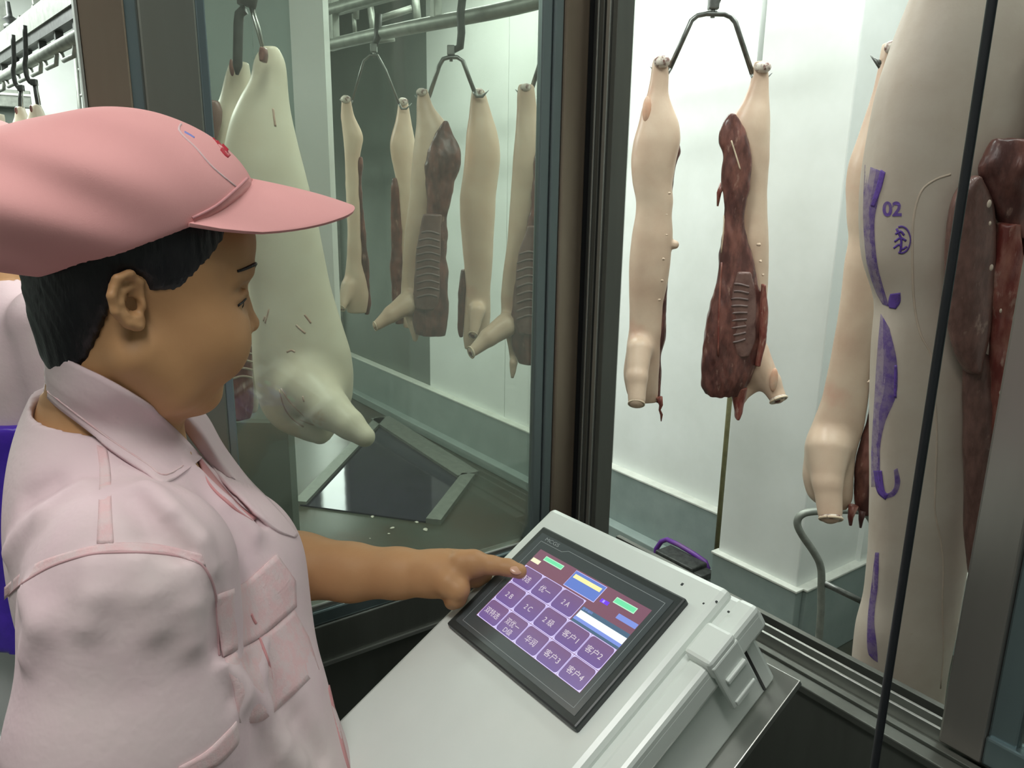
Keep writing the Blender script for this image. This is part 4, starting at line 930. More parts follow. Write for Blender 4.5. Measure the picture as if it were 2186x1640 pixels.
# hair under the cap
hx = np.array([-.16, -.115, -.09, -.06, -.03, -.005, .018, .035, .07, .12]); hv = np.array([-.03, -.034, -.036, -.036, -.038, .028, .034, .040, .075, .10])
zz = np.array([-.12, -.085, -.05, -.02, 0.0, .014, .026, .05, .075, .12]); xx = np.array([-.058, -.044, -.030, -.022, -.018, .030, .046, .064, .084, .10])
def sd_hair(P):
    p = ((P - HD.astype(np.float32)) @ HR.astype(np.float32)); q = p.copy(); q[:, 1] = np.abs(q[:, 1])
    d = s_ell(p, (.002, 0, .048), (.0915, .0815, .091))
    d = smin(d, s_ell(p, (-.030, 0, -.02), (.046, .058, .060)), .03)
    d = smin(d, s_ell(p, (-.026, 0, -.066), (.034, .046, .034)), .02)
    d = smax(d, (p[:, 0] - np.interp(p[:, 2], zz, xx)) * .75, .008)
    sb = s_ell(q, (.028, .0600, .014), (.013, .010, .034))
    d = smin(d, sb, .008)
    L = np.sin(p[:, 0] * 900 + p[:, 2] * 300 + 6 * np.sin(p[:, 2] * 40)) * .0006
    d = d + L
    ear = s_ell(q, (-.006, .082, .000), (.022, .016, .026))
    return smax(d, -ear, .004)
hair = wsculpt('hair', sd_hair, HD - .16, HD + .17, .0026, 'hair')
# cap: baggy crown cut by a tilted base, brim as its own curved shell
LC = Lump(5, 26)
def cap_base(p):                                     # height of the lower edge above head axis, from head coordinates
    x = p[:, 0]; y = p[:, 1]
    return np.interp(x, [-.17, -.12, -.07, -.02, .05, .08, .10], [.034, .014, .012, .036, .074, .098, .112])
def sd_cap(P):
    p = ((P - HD.astype(np.float32)) @ HR.astype(np.float32))
    d = s_ell(p, (-.012, 0, .074), (.108, .096, .076), None)
    d = smin(d, s_ell(p, (-.085, 0, .056), (.080, .094, .052)), .04)
    d = smin(d, s_ell(p, (.012, 0, .100), (.064, .07, .052)), .03)
    d = smin(d, s_ell(p, (.050, 0, .090), (.048, .070, .042)), .03)
    s = p[:, 2] - .09 + .25 * p[:, 0]
    d = d - .0030 * np.sin(s * 120 + 1.3) * np.clip(-(p[:, 0] - .03) * 14, 0, 1) * np.clip((-p[:, 1]) * 16, 0, 1) - .0022 * LC(p, (.8, 1, 1.6))
    d = smax(d, (cap_base(p) - p[:, 2]) * .9, .004)
    inner = s_ell(p, (-.012, 0, .06), (.098, .086, .080))
    return smax(d, -np.maximum(inner, p[:, 2] - cap_base(p) - .02), .004)
capo = wsculpt('cap', sd_cap, HD - .20, HD + .23, .0026, 'cap')
def brim():
    V = []; n, k = 40, 14
    for i in range(n):
        t = (i / (n - 1) * 2 - 1); a = t * math.radians(66)
        x0 = -.012 + .110 * math.cos(a); y0 = .094 * math.sin(a)
        z0 = float(cap_base(np.array([[x0, y0, 0]]))[0]) + .003
        L = .100 * (1 - abs(t) ** 2.6) ** .8
        for j in range(k):
            v = j / (k - 1); s = L * v
            x = x0 + s; y = y0 * (1 + .05 * v)
            V.append((x, y, z0 - s * .20 - .06 * s * abs(t) ** 2 + .010 * (1 - abs(t)) * math.sin(v * 1.6)))
    V = np.array([HD + HR @ np.array(v) for v in V]) - BASE
    Q = [(i * k + j, (i + 1) * k + j, (i + 1) * k + j + 1, i * k + j + 1) for i in range(n - 1) for j in range(k - 1)]
    o = mesh_np('cap_brim', V, Q, M_['cap'], capo)
    md = o.modifiers.new('thick', 'SOLIDIFY'); md.thickness = .0035; md.offset = 0
    md = o.modifiers.new('round', 'BEVEL'); md.width = .0012; md.segments = 2
    return o
brim_o = brim()
bvc = bvh_of([capo])
stitch('brim_seam', bvc, [(534, 374), (505, 402), (460, 440), (410, 466)], .0014, M_['shade'], capo, .0006)
stitch('panel_seam', bvc, [(398, 254), (382, 278), (420, 318), (455, 358), (505, 400)], .0010, M_['seam'], capo, 0)
drape('badge', bvc, [[(455, 284), (474, 304), (488, 318)], [(447, 286), (466, 310), (484, 334)]], .0012, .0008, M_['red'], capo, 12, 3)
drape('badge', bvc, [[(474, 314), (486, 324), (493, 331)], [(470, 320), (480, 332), (487, 337)]], .0016, .0008, M_['red'], capo, 8, 3)
drape('pen_mark', bvc, [[(394, 279), (405, 285), (416, 292)], [(394, 283), (405, 289), (415, 295)]], .0008, .0005, M_['bluem'], capo, 8, 2)
# shirt
LS1, LS2, LS3 = Lump(61, 16), Lump(62, 42), Lump(63, 95)
def sd_shirt0(P):
    d = s_loft(P, TD, ty, 2.3)
    d = smin(d, s_chain(P, [NS, NS + (.0, -.012, -.02), FS], [.058, .058, .055], .02), .06)
    d = smin(d, s_chain(P, [NS + (.012, .0, .0), NS + (.006, -.028, -.12), NS + (.012, -.030, -.30)], [.072, .086, .088], .02), .03)
    d = smin(d, s_chain(P, [FS, ARM[0] + (0, 0, .0), ARM[1] + (-.05, 0, 0)], [.06, .06, .06], .02), .03)
    ch = hp(560, 1230, .775)
    d = smin(d, s_ell(P, rfz(520, 1230, .72), (.06, .075, .085)), .05)
    return d
V0, Q0 = polygonize(lambda P: sd_shirt0(WL(P)), np.array((-.68, .36, .62)) - BASE, np.array((-.02, 1.06, 1.36)) - BASE, .008)
pre = mesh_np('pre', V0, Q0, None, woman); bvp = bvh_of([pre]); bpy.data.objects.remove(pre)
def fold(pl, r, sgn=1, off=0.0):
    pts = []
    for p in pl:
        h = cast(bvp, *p, off)
        if h is not None: pts.append(loc3(np.array(h)))
    return pts, r, sgn
FOLDS = [fold([(560, 1380), (548, 1440), (556, 1500)], .010), fold([(470, 1310), (480, 1390), (500, 1480)], .010, -1), fold([(480, 1420), (520, 1480), (560, 1510)], .009),
         fold([(60, 1270), (90, 1330), (60, 1400), (10, 1460)], .009), fold([(200, 1215), (205, 1270), (190, 1330)], .006), fold([(290, 1205), (318, 1270), (332, 1340)], .006), fold([(385, 1215), (405, 1290), (412, 1370)], .006),
         fold([(0, 1110), (60, 1060), (110, 1030)], .010, -1), fold([(20, 1180), (100, 1100), (180, 1040)], .008), fold([(310, 1040), (360, 1100), (420, 1160), (450, 1210)], .010), fold([(280, 1060), (330, 1130), (390, 1180)], .008, -1),
         fold([(420, 1010), (480, 1080), (540, 1140)], .008), fold([(600, 1480), (640, 1540), (690, 1620)], .008, -1), fold([(560, 1540), (600, 1600), (640, 1640)], .008)]
NKA, NKB = NB + (-.012, .0, -.03), hl(-.016, 0, -.04)
VN = [loc3(np.array(cast(bvp, *p, 0))) for p in ((388, 930), (440, 1000), (505, 1072), (560, 1118)) if cast(bvp, *p, 0) is not None]
def sd_shirt(P):
    d = sd_shirt0(P)
    for pts, r, sg in FOLDS:
        if len(pts) < 2: continue
        c = s_chain(P, pts, [r * .4] + [r] * (len(pts) - 2) + [r * .4], .005)
        d = smin(d, c + r * .55, .026) if sg > 0 else smax(d, -(c + r * .45), .024)
    d = d - .0011 * LS1(P, (1, 1, .8)) - .0010 * LS2(P) - .0007 * LS3(P)
    d = smax(d, -s_cap(P, NKA, NKB, .060, .066), .006)
    d = smax(d, -s_chain(P, VN, [.026, .018, .010, .004][:len(VN)], .004), .005)
    hem = NS[2] - .265
    return d
shirt = wsculpt('shirt', sd_shirt, (-.68, .36, .60), (-.02, 1.06, 1.36), .0032, 'shirt')
bvs = bvh_of([shirt, body])
bv1 = bvh_of([shirt])
collar = drape('collar', bvs, [[(104, 742), (150, 772), (220, 806), (290, 848), (340, 884), (392, 932), (430, 974)], [(92, 770), (110, 815), (190, 870), (260, 910), (320, 955), (380, 1000), (432, 976)], [(90, 800), (100, 850), (180, 915), (240, 960), (310, 1005), (355, 1030), (430, 980)]], .010, .003, M_['shirt'], shirt, 44, 12, 3)
bvcol = bvh_of([collar])
stitch('collar_stitch', bvcol, [(102, 836), (184, 900), (244, 944), (314, 990), (354, 1014), (420, 974)], .0009, M_['seam'], collar, 0)
def sheet(name, rows, n, k, thick, m, parent, bvh=None, gap=.008):
    """a free cloth strip through points (picture x, y, forward distance), kept in front of a surface"""
    R = [np.array(arc(r, 6)) for r in rows]; G = []
    R = [np.stack([np.interp(np.linspace(0, 1, n), np.linspace(0, 1, len(r)), r[:, i]) for i in range(3)], 1) for r in R]
    for a, b in zip(R, R[1:]):
        for i in range(k): G.append(a + (b - a) * i / k)
    G.append(R[-1]); V = []
    for g in G:
        for x, y, f in g:
            if bvh is not None:
                h = cast(bvh, x, y, gap)
                if h is not None: f = min(f, loc3(np.array(h))[1])
            V.append(rfz(x, y, f) - BASE)
    Q = [(i * n + j, i * n + j + 1, (i + 1) * n + j + 1, (i + 1) * n + j) for i in range(len(G) - 1) for j in range(n - 1)]
    o = mesh_np(name, V, Q, M_[m], parent); md = o.modifiers.new('thick', 'SOLIDIFY'); md.thickness = thick; md.offset = 0; return o
sheet('collar_lapel', [[(368, 842, .790), (400, 849, .80), (440, 890, .805), (474, 950, .80), (524, 1018, .80), (568, 1064, .79), (606, 1106, .775), (634, 1144, .765)],
    [(366, 852, .765), (392, 884, .765), (434, 932, .765), (470, 990, .76), (516, 1042, .755), (558, 1084, .750), (598, 1120, .745), (632, 1146, .745)],
    [(366, 860, .775), (390, 908, .770), (430, 966, .765), (472, 1024, .758), (514, 1068, .752), (552, 1104, .748), (590, 1134, .745), (628, 1149, .745)]], 44, 6, .0035, 'shirt', shirt, bv1)
drape('shaded_placket', bvs, [[(428, 976), (470, 1030), (510, 1075), (548, 1106)], [(424, 986), (450, 1034), (494, 1078), (540, 1112)]], .004, .002, M_['shade'], shirt, 24, 3, 2)  # under-placket strip, the opening's shadow put into its deep pink
def seam(pl, w=.0013, m='seam', name='seam'): return stitch(name, bv1, pl, w, M_[m], shirt, 0, 6)
armhole = [(0, 1292), (40, 1252), (100, 1214), (160, 1192), (215, 1181), (300, 1180), (370, 1186), (420, 1198), (445, 1226), (460, 1270), (464, 1330), (468, 1400)]
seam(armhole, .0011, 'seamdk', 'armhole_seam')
drape('shoulder_tape', bv1, [[(0, 1262), (60, 1212), (120, 1186), (215, 1162), (300, 1158), (370, 1168), (430, 1184)], [(0, 1290), (60, 1236), (120, 1206), (215, 1180), (300, 1178), (370, 1184), (440, 1210)]], .0012, .001, M_['seam'], shirt, 40, 4)
drape('shoulder_tape', bv1, [[(206, 950), (212, 1000), (210, 1080), (206, 1160)], [(228, 955), (236, 1010), (238, 1080), (242, 1160)]], .0012, .001, M_['seam'], shirt, 26, 4)
fl = drape('pocket_flap', bv1, [[(464, 1272), (520, 1246), (560, 1212), (592, 1182)], [(466, 1330), (540, 1300), (590, 1262), (632, 1240)], [(478, 1402), (530, 1376), (570, 1350), (634, 1296)]], .0042, .002, M_['seam'], shirt, 30, 10, 2)
drape('pocket', bv1, [[(480, 1404), (530, 1378), (570, 1352), (628, 1300)], [(500, 1470), (560, 1440), (610, 1410), (660, 1360)], [(512, 1544), (560, 1540), (620, 1490), (682, 1430)]], .0016, .0015, M_['seam'], shirt, 30, 10, 2)
bvf = bvh_of([fl])
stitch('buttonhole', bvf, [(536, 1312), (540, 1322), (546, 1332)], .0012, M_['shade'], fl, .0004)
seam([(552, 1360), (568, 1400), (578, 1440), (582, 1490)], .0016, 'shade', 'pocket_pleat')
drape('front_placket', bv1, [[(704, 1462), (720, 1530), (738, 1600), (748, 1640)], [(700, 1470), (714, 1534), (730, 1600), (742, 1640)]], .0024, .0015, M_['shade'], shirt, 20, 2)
drape('sleeve_hem', bv1, [[(380, 1640), (440, 1606), (490, 1558), (506, 1540)], [(430, 1650), (470, 1632), (505, 1596), (512, 1578)]], .0024, .0015, M_['seam'], shirt, 24, 4)
# face details
bvb = bvh_of([body])
def on_face(y, z, off=0.0):
    o_, d_ = RZ @ hl(.25, y, z), RZ @ (HR @ np.array([-1., 0, 0])); h = bvb.ray_cast(Vector(o_), Vector(d_))
    return loc3(np.array(h[0] + h[1] * off)) - BASE
for sd in (-1, 1):
    B_ = arc([(.013, .0320), (.022, .0365), (.036, .0375), (.052, .0310)], 5)
    MB().tube([Vector(on_face(y * sd, z, .0004)) for y, z in B_], [.0007 + .0011 * math.sin(math.pi * min(1, .15 + .85 * (1 - i / (len(B_) - 1)))) for i in range(len(B_))], 8).build('eyebrow', M_['hair'], body)
    B_ = arc([(.019, .0030), (.030, .0052), (.040, .0044), (.051, .0000)], 5)
    MB().tube([Vector(on_face(y * sd, z, .0003)) for y, z in B_], .0012, 6).build('eyelash', M_['hair'], body)
for sd in (-1, 1):
    e = hl(.0795, .034 * sd, .002) - BASE
    eb = MB().sphere(e, .0122, 16).build('eyeball', M_['eyew'], body)
    ax = HR @ np.array([.93, .15 * sd, -.25]); MB().sphere(e + ax / np.linalg.norm(ax) * .0075, .0062, 12).build('iris', M_['iris'], eb)
nc = TIP - BASE + np.array([-.004, -.0062, .0045]); Mn = rot3(0, math.radians(10), math.radians(40))
MB().sphere(nc, (.0075, .0052, .0018), 14, Matrix(Mn.tolist()).to_4x4()).build('finger_nail', M_['nail'], body)
# lower body, out of the picture
def sd_leg(P):
    d = s_loft(P, dens([(.45, -.335, .70, .11, .15), (.62, -.33, .70, .13, .175), (.8, -.33, .70, .125, .17)], 40), ty)
    for s_ in (-1, 1):
        o = np.array([-.045 * s_, .078 * s_, 0]); d = smin(d, s_chain(P, [BASE + o + (.01, 0, .55), BASE + o + (.02, 0, .32), BASE + o + (0, 0, .12)], [.088, .07, .062]), .03)
    return d
wsculpt('trousers', sd_leg, (-.62, .40, .05), (-.02, 1.0, .86), .008, 'trouser')
for s_ in (-1, 1):
    o = np.array([-.045 * s_, .078 * s_, 0]); c = BASE + o
    wsculpt('boot', lambda P: smax(smin(s_chain(P, [c + (0, 0, .05), c + (0, 0, .26)], [.055, .072]), s_chain(P, [c + (-.02, -.012, .045), c + (.12, .07, .035)], [.05, .042]), .03), -P[:, 2], .004), c - .2, c + (.25, .2, .36), .008, 'boot')
# ------------------------------------------------------------------ other workers, the hall's rail, small things
M_['shirtw'] = mat('crumpled_white_pink_cotton', (.72, .62, .63), .85, 0, (.60, .50, .52), 12, 5, .38, .66, .5, 60)
M_['salmon'] = mat('salmon_cotton', (.72, .32, .24), .85, 0, (.62, .27, .20), 14)
M_['violet'] = mat('violet_plastic', (.085, .03, .50), .3, 0, (.05, .018, .34), 12, 5, .4, .65, .6, 40)
def worker(px, fd, face, label, shirt_m, apron=None, sleeve=.24):
    c0 = rfz(px, 420, fd); c0[2] = 0
    root = empty('person', tuple(RZ @ c0), YAW, label, 'person'); bpy.context.view_layer.update()
    R = rot3(math.radians(face)); T = lambda *p: R @ np.array(p, float)
    tor = dens([(.60, .0, 0, .12, .17), (.8, 0, 0, .115, .165), (1.0, 0, 0, .10, .145), (1.18, 0, 0, .11, .17), (1.27, 0, 0, .085, .15), (1.32, -.01, 0, .05, .07)], 60)
    def loc(P): return P @ R.astype(np.float32)
    SH = [np.array([0, s * .165, 1.25]) for s in (1, -1)]; EL = [np.array([.03, s * .20, 1.0]) for s in (1, -1)]; WR = [np.array([.16, s * .17, .82 if s > 0 else .84]) for s in (1, -1)]
    def fb(P):
        P = loc(P); d = s_ell(P, (.01, 0, 1.47), (.095, .075, .115)); d = smin(d, s_ell(P, (.07, 0, 1.43), (.035, .04, .05)), .03); d = smin(d, s_ell(P, (.105, 0, 1.455), (.014, .014, .02)), .01)
        for s in (1, -1): d = smin(d, s_ell(P, (.0, s * .078, 1.46), (.018, .008, .03)), .005)
        d = smin(d, s_cap(P, (-.01, 0, 1.25), (0, 0, 1.4), .06, .052), .03)
        t = tor.copy(); t[3] -= .015; t[4] -= .015; d = smin(d, s_loft(P, t), .03)
        for i, s in enumerate((1, -1)):
            d = smin(d, s_chain(P, [SH[i], EL[i], WR[i]], [.045, .036, .024]), .02)
            w = WR[i]; d = smin(d, s_ell(P, w + (.045, 0, -.02), (.045, .034, .016)), .015)
            for k in range(4): d = smin(d, s_chain(P, [w + (.075, (k - 1.5) * .017, -.03), w + (.11, (k - 1.5) * .018, -.05), w + (.125 + .005 * (k in (1, 2)), (k - 1.5) * .018, -.075)], [.010, .009, .008]), .003)
            d = smin(d, s_chain(P, [w + (.03, -s * .025, -.02), w + (.06, -s * .048, -.035), w + (.085, -s * .05, -.05)], [.012, .0105, .009]), .006)
        return d
    lo, hi = np.array([-.34, -.34, .55]), np.array([.34, .34, 1.62])
    bo = sculpt('body', fb, lo, hi, .007, M_['skinw'], root)
    L1, L2 = Lump(71 + int(px), 22), Lump(72, 60)
    def fs(P):
        P = loc(P); d = s_loft(P, tor)
        for i in range(2):
            m = SH[i] + (EL[i] - SH[i]) * min(1.05, sleeve / .27); d = smin(d, s_chain(P, [SH[i], m], [.065, .072]), .03)
        d = d - .004 * L1(P) - .002 * L2(P)
        return smax(smax(d, -s_cap(P, (-.01, 0, 1.25), (0, 0, 1.45), .062, .07), .005), .98 - P[:, 2], .003)
    sh = sculpt('shirt', fs, lo, hi, .006, M_[shirt_m], root)
    def fp(P):
        P = loc(P); t = tor.copy(); t[3] += .004; t[4] += .004; d = smax(s_loft(P, t), P[:, 2] - .99, .003)
        for s in (1, -1): d = smin(d, s_chain(P, [(0, s * .085, .65), (0, s * .09, .1)], [.09, .065]), .03)
        return d
    sculpt('trousers', fp, (-.3, -.3, .0), (.3, .3, 1.02), .012, M_['salmon' if apron is None else 'trouser'], root)
    for s in (1, -1): sculpt('boot', lambda P: smax(smin(s_cap(loc(P), (0, s * .09, .05), (0, s * .09, .3), .06, .075), s_cap(loc(P), (0, s * .09, .045), (.14, s * .1, .035), .05, .045), .03), -P[:, 2], .003), (-.3, -.3, -.01), (.3, .3, .4), .01, M_['boot'], root)
    def fc(P):
        P = loc(P); d = s_ell(P, (0, 0, 1.535), (.115, .1, .08)); d = smin(d, s_ell(P, (.13, 0, 1.50), (.07, .07, .012)), .01); return smax(d, 1.492 - P[:, 2], .004)
    sculpt('cap', fc, lo, hi, .008, M_['cap'], root)
    def fh(P):
        P = loc(P); return smax(smax(s_ell(P, (-.005, 0, 1.47), (.102, .082, .115)), P[:, 0] - .02, .01), 1.40 - P[:, 2], .01)
    sculpt('hair', fh, lo, hi, .008, M_['hair'], root)
    if apron:
        t = tor.copy(); t[3] += .02; t[4] += .02; LA = Lump(80, 45)
        sculpt('apron', lambda P: smax(s_loft(loc(P), t) - .006 * LA(P), P[:, 2] - 1.06, .003), (-.3, -.3, .6), (.3, .3, 1.1), .007, M_['violet'], root)
    return root
worker(-42, 1.48, 60, 'worker at the left picture edge, pink short sleeve and violet plastic apron', 'shirt', True)
worker(38, 2.3, 95, 'worker seen from behind in a crumpled pale shirt over a salmon garment', 'shirtw')
# hall: white wall above a dark partition, horizontal channel, ladder frame
tag(MB().box((-5, 7.0, 0), (.55, 7.1, 2.02)).build('wall_partition', M_['wallgrey']), kind='structure')
tag(MB().box((-5, 7.3, 0), (1.3, 7.4, 3.15)).build('wall_hall', M_['wall']), kind='structure')
ch = empty('channel_rail', (0, 6.95, 2.06), 0, 'long pale steel channel running level above the dark partition', 'rail'); bpy.context.view_layer.update()
MB().box((-4, -.04, -.05), (.62, .05, .07), .006).build('channel', M_['galv'], ch); MB().box((-4, -.05, .03), (.62, -.04, .045)).build('cable', M_['kerbcap'], ch)
lf = empty('ladder_frame', tuple(atf(178, 230, 4.9) * [1, 1, 0]), YAW, 'pale steel ladder frame standing left of the brown post', 'frame'); o = loc3(atf(178, 230, 4.9)); bpy.context.view_layer.update()
q = lambda x, y: Vector(rfz(x, y, 4.9) - o * [1, 1, 0])
for x, dx in ((160, 10), (176, 11)): MB().tube([(q(x + dx + 22, 260).x, 0, 0), q(x + dx, 230), q(x, 100)], .012, 4).build('upright', M_['galv'], lf)
for y in (150, 205, 100): MB().tube([q(160 + (y - 100) * .075, y), q(178 + (y - 100) * .075, y - 4)], .010, 4).build('rung', M_['galv'], lf)
# conveyor with its beam, tube, hangers and loops
cv_ = empty('hanging_conveyor', (.4, 4.2, 2.1), 0, 'overhead hanging conveyor of beam, tube and loops at the top left', 'conveyor'); bpy.context.view_layer.update(); CI_ = cv_.matrix_world.inverted()
def cpt(t, z): return Vector((.255 + .25 * t, 5.6 - 2.65 * t, z))
A, B = cpt(-.4, 2.125), cpt(1.3, 2.125); dirv = (B - A).normalized(); nv = Vector((dirv.y, -dirv.x, 0))
MB().prism([CI_ @ (A + nv * s * .03 + Vector((0, 0, z))) for s, z in ((-1, -.035), (1, -.035), (1, .045), (-1, .045))], B - A).build('beam', M_['galv'], cv_)
MB().tube([CI_ @ cpt(-.4, 2.0), CI_ @ cpt(1.3, 2.0)], .024, 12).build('tube', M_['galv'], cv_)
MB().prism([CI_ @ (A + nv * s * .022 + Vector((0, 0, z))) for s, z in ((-1, -.075), (1, -.075), (1, -.035), (-1, -.035))], B - A).build('chain_guard', M_['galvdk'], cv_)
for i in range(15):
    t = -.35 + i * .11; p = cpt(t, 2.06)
    MB().box((p.x - .014, p.y - .02, 2.01), (p.x + .014, p.y + .02, 2.06 + .03)).build('hanger_bracket', M_['galvdk'], cv_).data.transform(CI_)
    MB().tube([CI_ @ cpt(t, 1.985), CI_ @ cpt(t + .012, 1.945), CI_ @ cpt(t + .075, 1.945), CI_ @ cpt(t + .087, 1.985)], .009, 8).build('loop', M_['galv'], cv_)
    MB().box((p.x - .02, p.y - .03, 2.165), (p.x + .02, p.y + .03, 2.185)).build('cleat', M_['galv'], cv_).data.transform(CI_)
p = cpt(.93, 2.16); MB().box((p.x - .05, p.y - .07, 2.11), (p.x + .05, p.y + .07, 2.30), .015).build('tensioner', M_['galvdk'], cv_).data.transform(CI_)
p = cpt(.42, 2.16); MB().tube([CI_ @ Vector((p.x, p.y, z)) for z in (2.165, 2.19, 2.2, 2.215, 2.23, 2.29)], [.03, .03, .014, .034, .012, .008], 10).build('bolt', M_['galvdk'], cv_)
for x, fd in ((90, 4.6), (4, 4.9)):
    b = atf(x, 60, fd); o_ = MB().box((b[0] - .03, b[1] - .03, 2.17), (b[0] + .03, b[1] + .03, 3.15)).build('drop_post', M_['galv'], cv_); o_.data.transform(CI_)
# hooks and pale hocks in the hall
def hall_hog(fd, hook, sk, legs, label, grp_='hocks on the hall conveyor'):
    C = Hung(fd, hook, label, grp_, 'pig_carcass'); C.solid('skin_side', sk, 'skinpale', .009, legs=legs, seed=91 + int(hook[0])); C.at('hock_wound', (hook[0] + 2, hook[1] + 6, -.035), (2.5, 3, 7), 'cutdk'); return C
hall_hog(3.3, (44, 232), [(228, 36, 50), (240, 33, 54), (256, 34, 60), (272, 24, 70), (300, 8, 84), (360, -10, 95), (480, -10, 100), (600, 0, 90), (700, 10, 80)], [], 'pale carcass on the left hall hook, only its hock showing above the cap')
hall_hog(3.15, (76, 228), [(223, 70, 84), (232, 66, 93), (250, 62, 97), (268, 56, 102), (290, 44, 112), (340, 30, 124), (480, 30, 130), (600, 40, 120), (700, 52, 110)], [], 'pale carcass on the right hall hook, its hock just above the pink cap')
hall_hog(3.0, (2, 250), [(244, -6, 6), (262, -8, 10), (290, -14, 12), (400, -60, 20), (600, -60, 20), (700, -50, 10)], [], 'pale hock cut by the left picture edge')
for fd, pts, rods, lab in ((3.3, [(30, 132), (28, 150), (31, 172), (38, 186), (44, 188)], [(43, 188), (42, 214), (43, 238)], 'curved dark hook on the hall conveyor, farther left'), (3.15, [(55, 115), (53, 140), (57, 162), (64, 175), (72, 176)], [(72, 176), (76, 200), (80, 224)], 'curved dark hook on the hall conveyor, nearer the brown post')):
    w = atf(*pts[0], fd); h_ = empty('carcass_hook', w, YAW, lab, 'hook', 'hooks on the hall conveyor'); o = loc3(w); bpy.context.view_layer.update()
    P = [Vector(rfz(x, y, fd) - o) for x, y in pts]; MB().tube(arc([(P[0].x + .01, 0, .10)] + [tuple(v) for v in P], 4), .0085, 8).build('hook', M_['galvdk'], h_)
    e = P[-1]; MB().box((e.x - .010, e.y - .010, e.z - .012), (e.x + .012, e.y + .010, e.z + .012), .003).build('swivel', M_['galvdk'], h_)
    MB().tube([Vector(rfz(x, y, fd) - o) for x, y in rods], .006, 8).build('rod', M_['galvdk'], h_)
    MB().tube([Vector(rfz(x + 6, y, fd) - o) for x, y in rods], .003, 8).build('wire', M_['steel'], h_)
# things inside the scale room
p = onax(1590, 500, 0, 3.1)
M_['olive'] = mat('olive_hose', (.16, .15, .07), .5, 0, (.12, .11, .05), 20); M_['pipegrey'] = mat('grey_pipe', (.42, .44, .42), .45)
vp = empty('standing_pipe', (3.1, p[1], FIN), 0, 'thin upright pipe, grey above and olive below, beside the wall projection', 'pipe')
MB().tube([(0, 0, 1.75), (0, 0, 3.74)], .014, 10).build('upper_pipe', M_['pipegrey'], vp); MB().tube([(0, 0, 0), (0, 0, 1.76)], .016, 10).build('lower_hose', M_['olive'], vp)
M_['purple'] = mat('purple_hose', (.13, .03, .30), .4, 0, (.16, .07, .20), 8)
w = onax(1440, 1160, 0, 3.02); ph = MB().tube([Vector(onax(x, y, 0, 3.02)) - Vector(w) for x, y in ((1398, 1200), (1401, 1172), (1412, 1156), (1424, 1152), (1450, 1164), (1480, 1182), (1506, 1200), (1512, 1216))], .014, 10).build('purple_hose', M_['purple'], None, loc=w)
tag(ph, 'purple stained hose bent beside the foot of the upright pipe', 'hose')
w = onax(1462, 1200, 0, 2.95); tb = MB().box((-.06, -.10, -.04), (.06, .16, .02), .006).box((-.05, -.16, -.035), (.05, -.10, .0), .004).build('floor_bracket', M_['galvdk'], None, loc=w)
tag(tb, 'dark steel bracket near the purple hose', 'bracket')
w = atf(1740, 1250, 2.55); hr = empty('handrail', w, YAW, 'bent steel pipe handrail with a crossbar below the farther carcass', 'handrail'); o = loc3(w); bpy.context.view_layer.update()
q = lambda x, y, f=2.55: Vector(rfz(x, y, f) - o)
base = q(1748, 1365); MB().tube(arc([(base.x, base.y, FIN - o[2]), tuple(base), tuple(q(1753, 1260)), tuple(q(1752, 1212)), tuple(q(1738, 1180)), tuple(q(1712, 1142)), tuple(q(1702, 1118)), tuple(q(1710, 1100)), tuple(q(1740, 1092)), tuple(q(1830, 1090)), tuple(q(1856, 1104)), tuple(q(1872, 1140))], 5), .0135, 10).build('pipe', M_['galv'], hr)
MB().tube([q(1757, 1244), q(1860, 1294)], .012, 8).build('crossbar', M_['bar'], hr)
MB().tube([(q(1868, 1150)), (q(1868, 1150).x, q(1868, 1150).y, FIN - o[2])], .013, 8).build('rear_post', M_['bar'], hr)
M_['cord'] = mat('black_rubber_cord', (.008, .009, .012), .45)
cb = MB().tube([(0, 0, 0), (.002, .001, .9), (0, 0, 2.0), (.001, 0, 3.15)], .0025, 10).build('black_cord', M_['cord'], None, loc=(.431, .2, 0)); tag(cb, 'taut black cord running from top to bottom in front of the ink-marked carcass', 'cord')
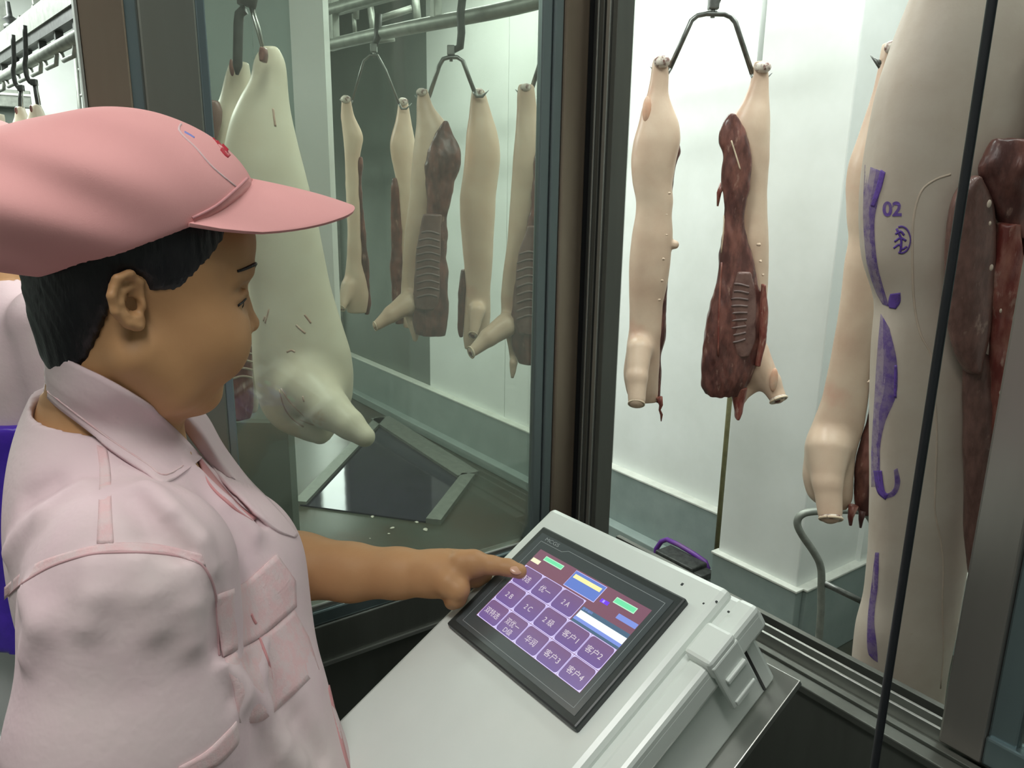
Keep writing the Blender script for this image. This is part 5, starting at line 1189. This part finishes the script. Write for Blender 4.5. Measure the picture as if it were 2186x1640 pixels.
# wet steel frame let into the floor, and scraps
fr = empty('floor_frame', (2.4, 4.9, FIN), 0, 'pale steel frame around a wet dark plate on the scale room floor', 'frame'); bpy.context.view_layer.update()
M_['wet'] = mat('wet_violet_plate', (.045, .04, .065), .07, .35, (.03, .028, .045), 6, bump=.12, bscale=9)
g_ = [np.array(onax(x, y, 2, FIN + .03)) - (2.4, 4.9, FIN) for x, y in ((812, 892), (1000, 1012), (925, 1110), (640, 1072))]
def fbar(a, b, w_):
    d = (b - a) / np.linalg.norm(b - a); n = np.array([d[1], -d[0], 0]) * w_
    MB().prism([a - n + (0, 0, -.03), b - n + (0, 0, -.03), b + n + (0, 0, -.03), a + n + (0, 0, -.03)], (0, 0, .035)).build('frame_bar', M_['galv'], fr)
fbar(g_[0], g_[1], .09); fbar(g_[1], g_[2], .05); fbar(g_[3], g_[0], .045)
MB().prism([v * [1, 1, 0] + (0, 0, .002) for v in g_], (0, 0, .010)).build('wet_plate', M_['wet'], fr)
M_['scrap'] = mat('pale_fat_scrap', (.62, .58, .50), .5)
for i, (x, y, s_) in enumerate(((902, 1080, 7), (912, 1100, 6), (958, 1082, 4), (795, 1104, 5), (806, 1098, 4), (786, 1094, 3), (890, 1116, 5), (838, 1128, 5), (908, 1132, 7), (830, 1140, 3), (756, 1095, 3), (790, 1150, 2), (862, 1104, 2))):
    w = onax(x, y, 2, FIN); u = s_ * 4.5 / 1650
    o_ = MB().sphere((0, 0, u * .25), (u, u * .8, u * .35), 10).sphere((u * .6, u * .3, u * .2), (u * .6, u * .5, u * .3), 8).build('fat_scrap', M_['scrap'], None, loc=w, rot=(0, 0, i * 1.3))
    tag(o_, 'small pale scrap of fat lying on the wet floor behind the left pane', 'scrap', 'fat scraps on the wet floor')
# dim frame of bars high in the far corner behind the left pane
sf = empty('bar_frame', tuple(atf(760, 60, 5.0)), YAW, 'dim frame of hanging bars high in the corner behind the left pane', 'frame'); o = loc3(atf(760, 60, 5.0)); bpy.context.view_layer.update()
q = lambda x, y: Vector(rfz(x, y, 5.0) - o)
for a, b, r in (((700, 24), (905, -30), .035), ((706, 100), (800, 72), .028), ((714, 40), (722, 104), .018), ((790, 10), (800, 88), .022), ((800, 88), (842, 82), .018), ((885, -20), (893, 64), .026), ((755, 30), (758, 70), .014), ((812, 40), (880, 18), .02)):
    MB().tube([q(*a), q(*b)], r, 6).build('frame_bar', M_['galv'], sf)
MB().tube([q(760, 40), q(764, -80)], .02, 6).build('drop_rod', M_['galv'], sf)
